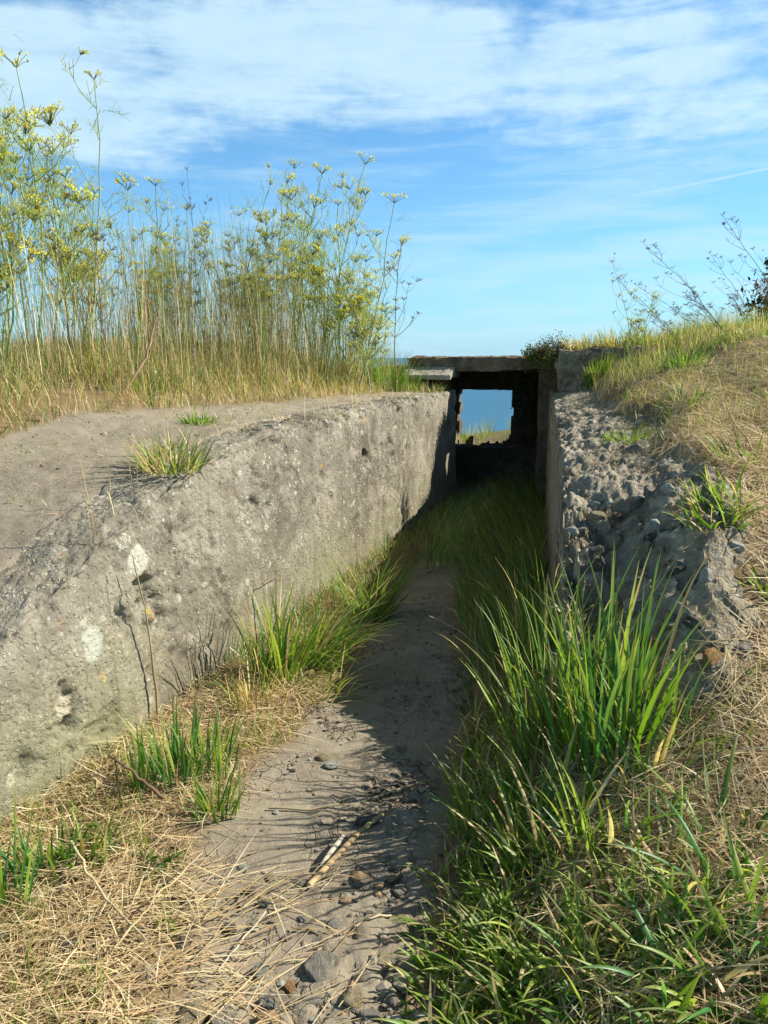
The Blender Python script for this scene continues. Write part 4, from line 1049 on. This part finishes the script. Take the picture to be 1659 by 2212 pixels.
tuft(1180, 2050, 190, .23, .011, .18, 'bright green leafy clump right of the short-leaved clump', ((GREEN, 9), (STRAWC, .8)), seed=39, tilt=(.3, 1.2), lean=np.pi, lean_amt=.5, group=gr)
tuft(1010, 2190, 150, .18, .011, .15, 'yellow-green clump at the bottom edge beside the path', ((GREEN, 8), (STRAWC, 2)), seed=40, tilt=(.4, 1.2), group=gr)
tuft(1200, 2180, 190, .22, .011, .19, 'wide green clump at bottom edge of photo', ((GREEN, 8), (STRAWC, 1.2)), seed=41, tilt=(.3, 1.2), group=gr)
tuft(1380, 2120, 170, .26, .011, .18, 'green clump with straw through it in lower right', MIXG, seed=42, tilt=(.2, 1.1), group=gr)
tuft(1560, 2140, 170, .28, .011, .18, 'green clump filling the bottom right corner', MIXG, seed=43, tilt=(.2, 1.1), group=gr)

# ------------------------------------------------------------------ fennel
rf = np.random.default_rng(77)
STALK = np.array([(.38, .46, .22), (.28, .36, .16), (.50, .46, .27), (.34, .28, .17)])
def umbel(mb, c, up, size, dry=False):
    n = int(rf.integers(9, 15))
    up = up / np.linalg.norm(up)
    a1 = np.cross(up, [.3, .9, .1]); a1 /= np.linalg.norm(a1); a2 = np.cross(up, a1)
    for i in range(n):
        th = rf.uniform(0, 6.28); rr_ = size * math.sqrt(rf.uniform(.05, 1))
        e = c + up * size * rf.uniform(.55, .8) + (a1 * math.cos(th) + a2 * math.sin(th)) * rr_
        colr = np.array((.25, .27, .10) if not dry else (.22, .16, .09))
        mb.tube(np.array([c, (c + e) / 2 + up * size * .06, e]), [.0010, .0009, .0008], colr, 3)
        fc = np.array((.88, .84, .16) if not dry else (.35, .27, .13)) * rf.uniform(.7, 1.25) * np.array([1, rf.uniform(.9, 1.05), 1])
        for q in range(6 if not dry else 3):
            p0 = e + rf.normal(0, size * .085, 3); s_ = size * rf.uniform(.05, .10)
            d1 = rf.normal(size=3); d1 /= np.linalg.norm(d1); d2 = np.cross(d1, rf.normal(size=3)); d2 /= np.linalg.norm(d2)
            mb.add([p0 - d1 * s_, p0 - d2 * s_, p0 + d1 * s_, p0 + d2 * s_], np.array([[0, 1, 2, 3]]), fc)
def feather(mb, p0, d, size, colr):
    """thread-like fennel leaf"""
    n = int(rf.integers(5, 9)); d = d / np.linalg.norm(d)
    for i in range(n):
        t = (i + 1) / n; s0 = p0 + d * size * t * .8
        for k in range(2):
            e = s0 + (rf.normal(size=3) * .45 + d * .5 + np.array([0, 0, .05])) * size * .42 * (1.15 - t * .5)
            sd_ = np.cross(e - s0, [.2, .3, .9]); sd_ = sd_ / (np.linalg.norm(sd_) + 1e-6) * .0011
            mb.add([s0 - sd_, s0 + sd_, e + sd_ * .5, e - sd_ * .5], np.array([[0, 1, 2, 3]]), colr * rf.uniform(.8, 1.2))
def make_fennel(hgt, nst, dry=False, spread=.22, leanx=0.0, leany=0.0, bushy=1.0, fl=.7, size=.045):
    root = empty('fennel_plant')
    st = MB(); fo = MB(); heads = []
    for s in range(nst):
        h = hgt * rf.uniform(.45, 1.0) if s else hgt
        b = np.array([rf.normal(0, .05), rf.normal(0, .05), 0]); az_ = rf.uniform(0, 6.28); ln = rf.uniform(0, spread)
        top = b + np.array([math.cos(az_) * ln * h + leanx * h, math.sin(az_) * ln * h + leany * h, h])
        t = np.linspace(0, 1, 12)[:, None]
        bend = np.array([rf.normal(0, .05), rf.normal(0, .05), 0]) * h
        pts = b + (top - b) * t + bend * np.sin(t * np.pi) + rf.normal(0, .006, (12, 3)) * t
        pts[0, 2] = -.03
        sc_ = STALK[rf.integers(0, 4 if dry else 3)] * rf.uniform(.8, 1.2)
        if dry: sc_ = np.array((.20, .15, .09)) * rf.uniform(.7, 1.4)
        st.tube(pts, np.linspace(.0042, .0016, 12), sc_, 5)
        heads.append((pts[-1], pts[-1] - pts[-2]))
        nb = int(rf.integers(6, 10))
        for i in range(nb):
            f = rf.uniform(.28, .95); j = min(10, int(f * 11)); o_ = pts[j]
            a2 = rf.uniform(0, 6.28); L = (.50 - .34 * f) * h * rf.uniform(.5, 1)
            e = o_ + np.array([math.cos(a2) * L * .55, math.sin(a2) * L * .55, L * rf.uniform(.55, .95)]) + np.array([leanx, leany, 0]) * L
            t2 = np.linspace(0, 1, 6)[:, None]; side = np.array([math.cos(a2), math.sin(a2), 0]) * L * .16
            bp = o_ + (e - o_) * t2 + side * np.sin(t2 * np.pi) + rf.normal(0, .004, (6, 3)) * t2
            st.tube(bp, np.linspace(.0021, .0011, 6), sc_, 4)
            heads.append((bp[-1], bp[-1] - bp[-2]))
            for q in range(int(rf.integers(1, 4))):
                k = rf.integers(2, 5); a3 = rf.uniform(0, 6.28); L3 = L * rf.uniform(.2, .42)
                e3 = bp[k] + np.array([math.cos(a3) * .7, math.sin(a3) * .7, .8]) * L3
                st.tube(np.array([bp[k], (bp[k] + e3) / 2 + [0, 0, -.01], e3]), [.0013, .0011, .0009], sc_, 3)
                if rf.uniform() < fl: heads.append((e3, e3 - bp[k]))
            if not dry:
                for q in range(int(3 * bushy)):
                    k = rf.integers(0, 6); feather(fo, bp[k], rf.normal(size=3) * .5 + (bp[-1] - bp[0]) / (L + .01), rf.uniform(.07, .15), np.array((.42, .52, .13)) if rf.uniform() < .6 else np.array((.68, .70, .16)))
        if not dry:
            for q in range(int(7 * bushy)):
                k = rf.integers(2, 12); feather(fo, pts[k], np.append(rf.normal(size=2), rf.uniform(-.1, .7)), rf.uniform(.08, .20), np.array((.34, .45, .13)))
    st.build('stalk', M['stalk'], root, True)
    if not dry: fo.build('foliage', M['flower'], root, False)
    hd = [q for q in heads]; rf.shuffle(hd)
    hd = [heads[0]] + [heads[i] for i in rf.permutation(len(heads) - 1)[:int(len(heads) * fl)] + 1]
    for c, up in hd[:42]:
        mb = MB(); umbel(mb, c, np.array([0, 0, 1.0]) + up / (np.linalg.norm(up) + 1e-6), size * rf.uniform(.6, 1.15), dry); mb.build('flower_head', M['flower'], root, False)
    return root
protos = [make_fennel(1.0, 6, spread=.38, size=.05), make_fennel(1.0, 6, bushy=1.5, spread=.42, size=.055), make_fennel(1.0, 7, spread=.28, bushy=1.4, size=.05), make_fennel(1.0, 4, spread=.4, fl=.9, size=.05), make_fennel(1.0, 5, fl=.5, bushy=.9, spread=.34)]
dryp = [make_fennel(1.0, 2, True, fl=.8, spread=.12, size=.035), make_fennel(1.0, 3, True, leanx=-.9, spread=.16, fl=.9, size=.035)]
usedp = set()
def place_f(kind, px, Yd, top_px, label, rz=None, group='fennel plants on the left bank', sx=1.0, xyz=None):
    src = kind; first = src.name not in usedp; usedp.add(src.name)
    o = src if first else copy_tree(src)
    x = (px - 829.5) / F * (Yd * CP + .05) ; z = float(H(np.array([x]), np.array([Yd]))[0])
    d = ray(px, top_px); zt = EYE + d[2] / d[1] * Yd; h = zt - z
    o.location = (x, Yd, z); o.scale = (h * sx, h * sx, h); o.rotation_euler = (0, 0, rf.uniform(0, 6.28) if rz is None else rz)
    tag(o, label, 'fennel', group)
    return o
A_, B_, C_, D_, E_ = protos
place_f(C_, 15, 5.3, 85, 'tallest fennel with dense yellow flowers at left photo edge', sx=1.04)
place_f(A_, -60, 5.6, 180, 'tall fennel half cut off by the left photo edge', sx=1.04)
place_f(D_, 95, 5.9, 110, 'slender tall fennel whose top flower leans to the right near photo top left', sx=0.91)
place_f(E_, 170, 6.2, 225, 'tall thin sparse fennel third clump from the left', sx=0.98)
place_f(E_, 215, 6.6, 280, 'thin fennel beside the bare dark branching stalk', sx=0.91)
place_f(A_, 335, 7.0, 465, 'yellow-green fennel left of the stalk with a dark seed head', sx=1.10)
place_f(C_, 395, 7.4, 410, 'bushy fennel around the stalk with a dark seed head', sx=1.04)
place_f(E_, 510, 7.0, 375, 'fennel with two flat pale flower heads left of centre', sx=0.91)
place_f(B_, 570, 7.1, 440, 'brightest yellow bushy fennel in centre of the bank row', sx=1.10)
place_f(A_, 625, 7.5, 372, 'tall fennel rising between the bushy one and the orange-topped one', sx=0.91)
place_f(D_, 672, 7.2, 352, 'fennel topped by an orange-yellow flower head', sx=0.85)
place_f(C_, 715, 7.4, 388, 'fennel leaning right with pale flat flower heads', sx=0.98)
place_f(B_, 765, 7.6, 470, 'yellow-green fennel near right end of the row', sx=1.10)
place_f(E_, 805, 7.8, 520, 'last fennel of the row with twigs reaching right', sx=1.10)
gd = 'dead fennel stalks'
place_f(dryp[0], 185, 5.9, 345, 'bare dark branching stalk standing among the left fennel', group=gd, rz=1.0, sx=.8)
place_f(dryp[0], 420, 7.0, 372, 'thin bare stalk ending in a small dark seed head', group=gd, rz=2.4, sx=.5)
place_f(dryp[0], 835, 7.7, 520, 'dry twiggy stalk at right end of the fennel row', group=gd, rz=4.0, sx=1.0)
gd2 = 'leaning dry fennel on the right mound'
place_f(dryp[1], 1560, 6.6, 530, 'dry fennel leaning far left across the sky on the right mound', group=gd2, rz=.15, sx=1.2)
place_f(dryp[1], 1700, 6.2, 480, 'dry fennel cut by the right photo edge', group=gd2, rz=.3, sx=1.0)
place_f(dryp[1], 1470, 7.0, 590, 'shorter dry fennel left of the far-leaning one', group=gd2, rz=-.2, sx=1.1)
place_f(dryp[1], 1620, 7.2, 560, 'dry fennel with curled seed heads just left of the dark evergreen bush', group=gd2, rz=.5, sx=1.3)
place_f(dryp[1], 1510, 7.6, 600, 'thin tangled dry fennel in middle of the right skyline', group=gd2, rz=-.6, sx=1.5)
place_f(E_, 1370, 7.0, 570, 'small greenish fennel at left end of the right mound skyline', group='fennel on the right mound', sx=0.91)

# fix foliage scale of the prototypes that were never placed (none) -- all are used

# ------------------------------------------------------------------ leafy plants
def leaf_quads(mb, c, n, size, spread, cols_, flat=.0):
    for i in range(n):
        p0 = c + rf.normal(size=3) * spread; d1 = rf.normal(size=3); d1 /= np.linalg.norm(d1); d2 = np.cross(d1, rf.normal(size=3)); d2 /= np.linalg.norm(d2)
        L = size * rf.uniform(.6, 1.3); wd = L * .45; up = np.cross(d1, d2) * L * .12
        V = [p0, p0 + d1 * L * .45 + d2 * wd * .5 + up, p0 + d1 * L, p0 + d1 * L * .45 - d2 * wd * .5 + up]
        mb.add(V, np.array([[0, 1, 2, 3]]), cols_[rf.integers(0, len(cols_))] * rf.uniform(.7, 1.3))
def bush(label, loc, w, h, n, size, cols_, name='bush', cat='bush', group=None, twigcol=(.12, .08, .05), hang=False):
    root = empty(name, loc); fo = MB(); tw = MB()
    k = max(6, n // 28)
    for i in range(k):
        a = rf.uniform(0, 6.28); r_ = math.sqrt(rf.uniform()) * w; zz = rf.uniform(.25, 1) * h * (1 - .5 * (r_ / w) ** 2)
        e = np.array([math.cos(a) * r_, math.sin(a) * r_ * .8, zz if not hang else -zz])
        s0 = np.array([e[0] * .3, e[1] * .3, 0])
        pts = np.array([s0, (s0 + e) / 2 + rf.normal(0, .02 * w, 3), e]); tw.tube(pts, [.003 + .004 * w, .003 + .002 * w, .0015], np.array(twigcol), 4)
        for f in np.linspace(.35, 1, 4):
            leaf_quads(fo, s0 + (e - s0) * f, max(2, n // (4 * k)), size, w * .11, cols_)
    tw.build('twigs', M['stalk'], root); fo.build('foliage', M['leaf'], root, False)
    return tag(root, label, cat, group)
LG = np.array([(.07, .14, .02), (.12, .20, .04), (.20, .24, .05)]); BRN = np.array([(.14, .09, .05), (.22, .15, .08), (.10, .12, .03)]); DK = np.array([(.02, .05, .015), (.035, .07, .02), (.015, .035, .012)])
q = rot2(.42, -.10); bush('leafy green bush hanging over right end of the roof slab', (q[0], q[1], 1.58), .15, .19, 700, .03, LG)
q = rot2(.62, -.10); bush('brown withered bush between the roof slab and the mound', (q[0], q[1], 1.60), .28, .24, 1800, .026, BRN)
q = rot2(.56, -.16); bush('trailing yellow-green plant drooping from the slab end', (q[0], q[1], 1.66), .24, .30, 900, .026, LG, hang=True)
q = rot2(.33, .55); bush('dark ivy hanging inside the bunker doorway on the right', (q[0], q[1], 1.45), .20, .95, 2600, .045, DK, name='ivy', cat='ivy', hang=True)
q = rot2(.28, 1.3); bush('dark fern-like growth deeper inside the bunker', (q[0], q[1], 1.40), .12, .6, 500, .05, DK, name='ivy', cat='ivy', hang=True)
cx_, cy_ = 6.55, 11.6
bush('dark evergreen bush beyond the mound at right photo edge', (cx_, cy_, float(H(np.array([cx_]), np.array([cy_]))[0])), 1.0, 2.0, 6500, .10, DK, cat='bush')
# broad weed leaves at the left wall foot
for (px, py, lb) in ((345, 1880, 'round-leaved green weed in the straw at lower left'), (190, 1830, 'dark broad-leaved weed against the left wall foot')):
    q = at(px, py); bush(lb, (q[0], q[1], q[2]), .07, .07, 60, .04, LG, name='weed', cat='weed', group=None)

# ------------------------------------------------------------------ sticks and stems
def stick(name, pts, r0_, r1_, colr, label, cat, group=None, k=6, jit=.004, mat='straw', n=14, zoff=.012):
    P_ = np.array([list(p) for p in pts], float)
    t = np.linspace(0, 1, n); s_ = np.linspace(0, 1, len(P_))
    Q = np.stack([np.interp(t, s_, P_[:, i]) for i in range(3)], -1) + rf.normal(0, jit, (n, 3)) * np.sin(t * np.pi)[:, None]
    c0 = Q[0].copy(); mb = MB(); mb.tube(Q - c0, np.linspace(r0_, r1_, n) * (1 + .12 * rf.normal(size=n)), np.array(colr) * rf.uniform(.8, 1.15, (n, 1)), k)
    o = mb.build(name, M[mat], None); o.location = c0
    return tag(o, label, cat, group)
def g(px, py, dz=.01):
    q = at(px, py); return (q[0], q[1], float(H(np.array([q[0]]), np.array([q[1]]))[0]) + dz)
q = np.array(g(1075, 1480, 0)); stick('dry_stem', [q, q + [-.06, .02, .16], q + [-.20, .04, .27], q + [-.33, .05, .33]], .002, .0014, (.66, .56, .36), 'thin dry stem with pale seed tip arching over the shaded path', 'stem')
# the split cane: cane, its torn white inner strip, its node
cane = empty('broken_cane', g(668, 1925, .0)); tag(cane, 'split tan cane with white torn strip lying on the path', 'cane')
p0, p1, p2, p3 = (np.array(g(*a)) for a in ((668, 1925, .016), (775, 1812, .022), (822, 1778, .024), (905, 1700, .022)))
mb = MB(); t = np.linspace(0, 1, 16)[:, None]; pts = p0 + (p1 - p0) * t
mb.tube(pts - p0 + [0, 0, .016], .0100 - .0012 * t[:, 0], np.array((.50, .36, .20)) * (1 + .2 * rf.normal(size=(16, 1))), 9)
mb.build('cane', M['straw'], cane)
mb = MB(); pts = p1 + (p2 - p1) * t; mb.tube(pts - p0 + [0, 0, .016], .0075 + .0016 * np.sin(t[:, 0] * 19), np.array((.44, .38, .20)), 8); mb.build('node', M['straw'], cane)
mb = MB(); pts = p2 + (p3 - p2) * t + rf.normal(0, .002, (16, 3)); mb.tube(pts - p0 + [0, 0, .016], np.linspace(.006, .002, 16), np.array((.30, .22, .14)), 6); mb.build('twig', M['straw'], cane)
mb = MB(); a = np.array(g(697, 1888, .02)); b = np.array(g(747, 1826, .024)); pts = a + (b - a) * t
mb.tube(pts - p0 + np.array([-.008, .0, .024]), .0015 + .0075 * np.sin(np.clip(t[:, 0], 0, 1) * np.pi * .85) ** .7, np.array((.60, .55, .44)), 6); mb.build('torn_strip', M['straw'], cane)
gs = 'dry stems lying on the path'
stick('dry_stem', [g(580, 1752), g(680, 1757), g(780, 1740), g(880, 1705), g(950, 1685)], .0045, .0022, (.46, .38, .24), 'long thin dry stem lying across the path into the shade', 'stem', gs)
stick('dry_stem', [g(735, 2028), g(790, 2000, .02), g(845, 1987)], .0025, .0035, (.66, .55, .36), 'short bright straw curved on lower path', 'stem', gs)
stick('dry_stem', [g(630, 2010), g(680, 2022), g(730, 2032)], .003, .002, (.36, .28, .18), 'brown straw meeting the short bright curved straw', 'stem', gs)
stick('dry_stem', [g(440, 1950 + 60, .03), g(480, 1960, .03)], .002, .002, (.6, .5, .3), 'thin straw bridging a dark stone', 'stem', gs)
stick('dry_stem', [g(470, 2110, .015), g(520, 2055, .02), g(575, 1990, .03)], .0018, .0026, (.74, .66, .5), 'white-tipped straw pointing up the path', 'stem', gs)
stick('dry_stem', [g(250, 2090, .06), g(330, 2000, .07), g(440, 1890, .08)], .003, .0025, (.62, .50, .28), 'long straight straw crossing over the straw mat at lower left', 'stem', gs)
stick('dry_stem', [g(160, 1880, .10), g(210, 1960, .07), g(320, 2060, .04)], .005, .003, (.66, .56, .34), 'thick pale straw curving down through the straw mat', 'stem', gs)
stick('dry_stem', [g(1430, 1500 + 30, .10), g(1530, 1470, .16)], .003, .0035, (.62, .48, .27), 'pale stem sticking up at the rubble edge', 'stem', 'dry stems on the right slope')
stick('dry_stem', [g(1470, 1560, .05), g(1580, 1565, .05), g(1690, 1560, .05)], .003, .003, (.58, .44, .24), 'straight dry stem lying flat at right below the rubble', 'stem', 'dry stems on the right slope')
stick('dry_stem', [g(1385, 800, .03), g(1450, 845, .03), g(1530, 900, .03)], .008, .004, (.50, .38, .22), 'thick dry stalk fallen on the mound above the straw', 'stem', 'dry stems on the right slope')
stick('dry_stem', [g(1560, 880, .03), g(1600, 960, .06), g(1655, 1040, .03)], .005, .004, (.52, .40, .22), 'long dry stalk lying down the slope at right photo edge', 'stem', 'dry stems on the right slope')
# tall dead stalk in front of the left wall
q0, q1, q2, q3 = (on_left_wall(*a) + [.028, 0, 0] for a in ((333, 1660), (322, 1480), (300, 1320), (272, 1200)))
stick('dead_stalk', [q0, q1, q2, q3], .007, .0018, (.46, .38, .20), 'pale dead grass stalk standing up in front of the left wall', 'stalk', jit=.003)
qb = np.array(g(262, 1745, 0))
stick('twig', [qb, qb + [-.005, .0, .12], qb + [-.01, .01, .19]], .003, .003, (.10, .09, .05), 'short dark upright twig at the left wall foot', 'twig')
stick('twig', [qb + [-.03, .0, .21], qb + [.05, .0, .15], qb + [.16, -.02, .05]], .004, .007, (.20, .13, .08), 'brown bent twig resting on the upright twig by the wall', 'twig')
qb = np.array(g(560, 1480, 0))
stick('twig', [qb, qb + [-.01, .02, .25], qb + [-.02, .03, .48], qb + [.09, .04, .54]], .003, .002, (.07, .055, .04), 'thin black dead twig before the wall left of the largest tuft', 'twig')
# dry stalks on the left wall top
for (yy_, dx_, hh_, lb) in ((3.25, .16, .22, 'dead grass stalk with a bleached bent leaf on the wall top'), (3.2, .22, .34, 'thin leaning dead stalk on wall top beside the bleached leaf'), (3.35, .20, .27, 'straight dead stalk on wall top left of the green tuft')):
    b0 = np.array([XL(yy_) - dx_, yy_, TL(yy_) - .01]); stick('dead_stalk', [b0, b0 + [.01, .0, hh_ * .5], b0 + [-.02, .03, hh_]], .0022, .001, (.52, .44, .26), lb, 'stalk', 'dead stalks on the left wall top')
# pale fallen branches at the edge of the left bank
qb = np.array(g(265, 850, 0))
stick('branch', [qb, qb + [.14, .1, .22], qb + [.22, .15, .52]], .012, .006, (.50, .33, .22), 'pinkish bare branch leaning in the left bank grass', 'branch')
# white pebble on wall top
q = on_left_wall(617, 917); o = stone_obj(3, 'st_pale', 'white_pebble'); o.location = (q[0] - .12, q[1] + .10, float(TL(q[1])) + .012); o.scale = (.035, .022, .02)
tag(o, 'small white pebble lying on top of the left wall', 'pebble')
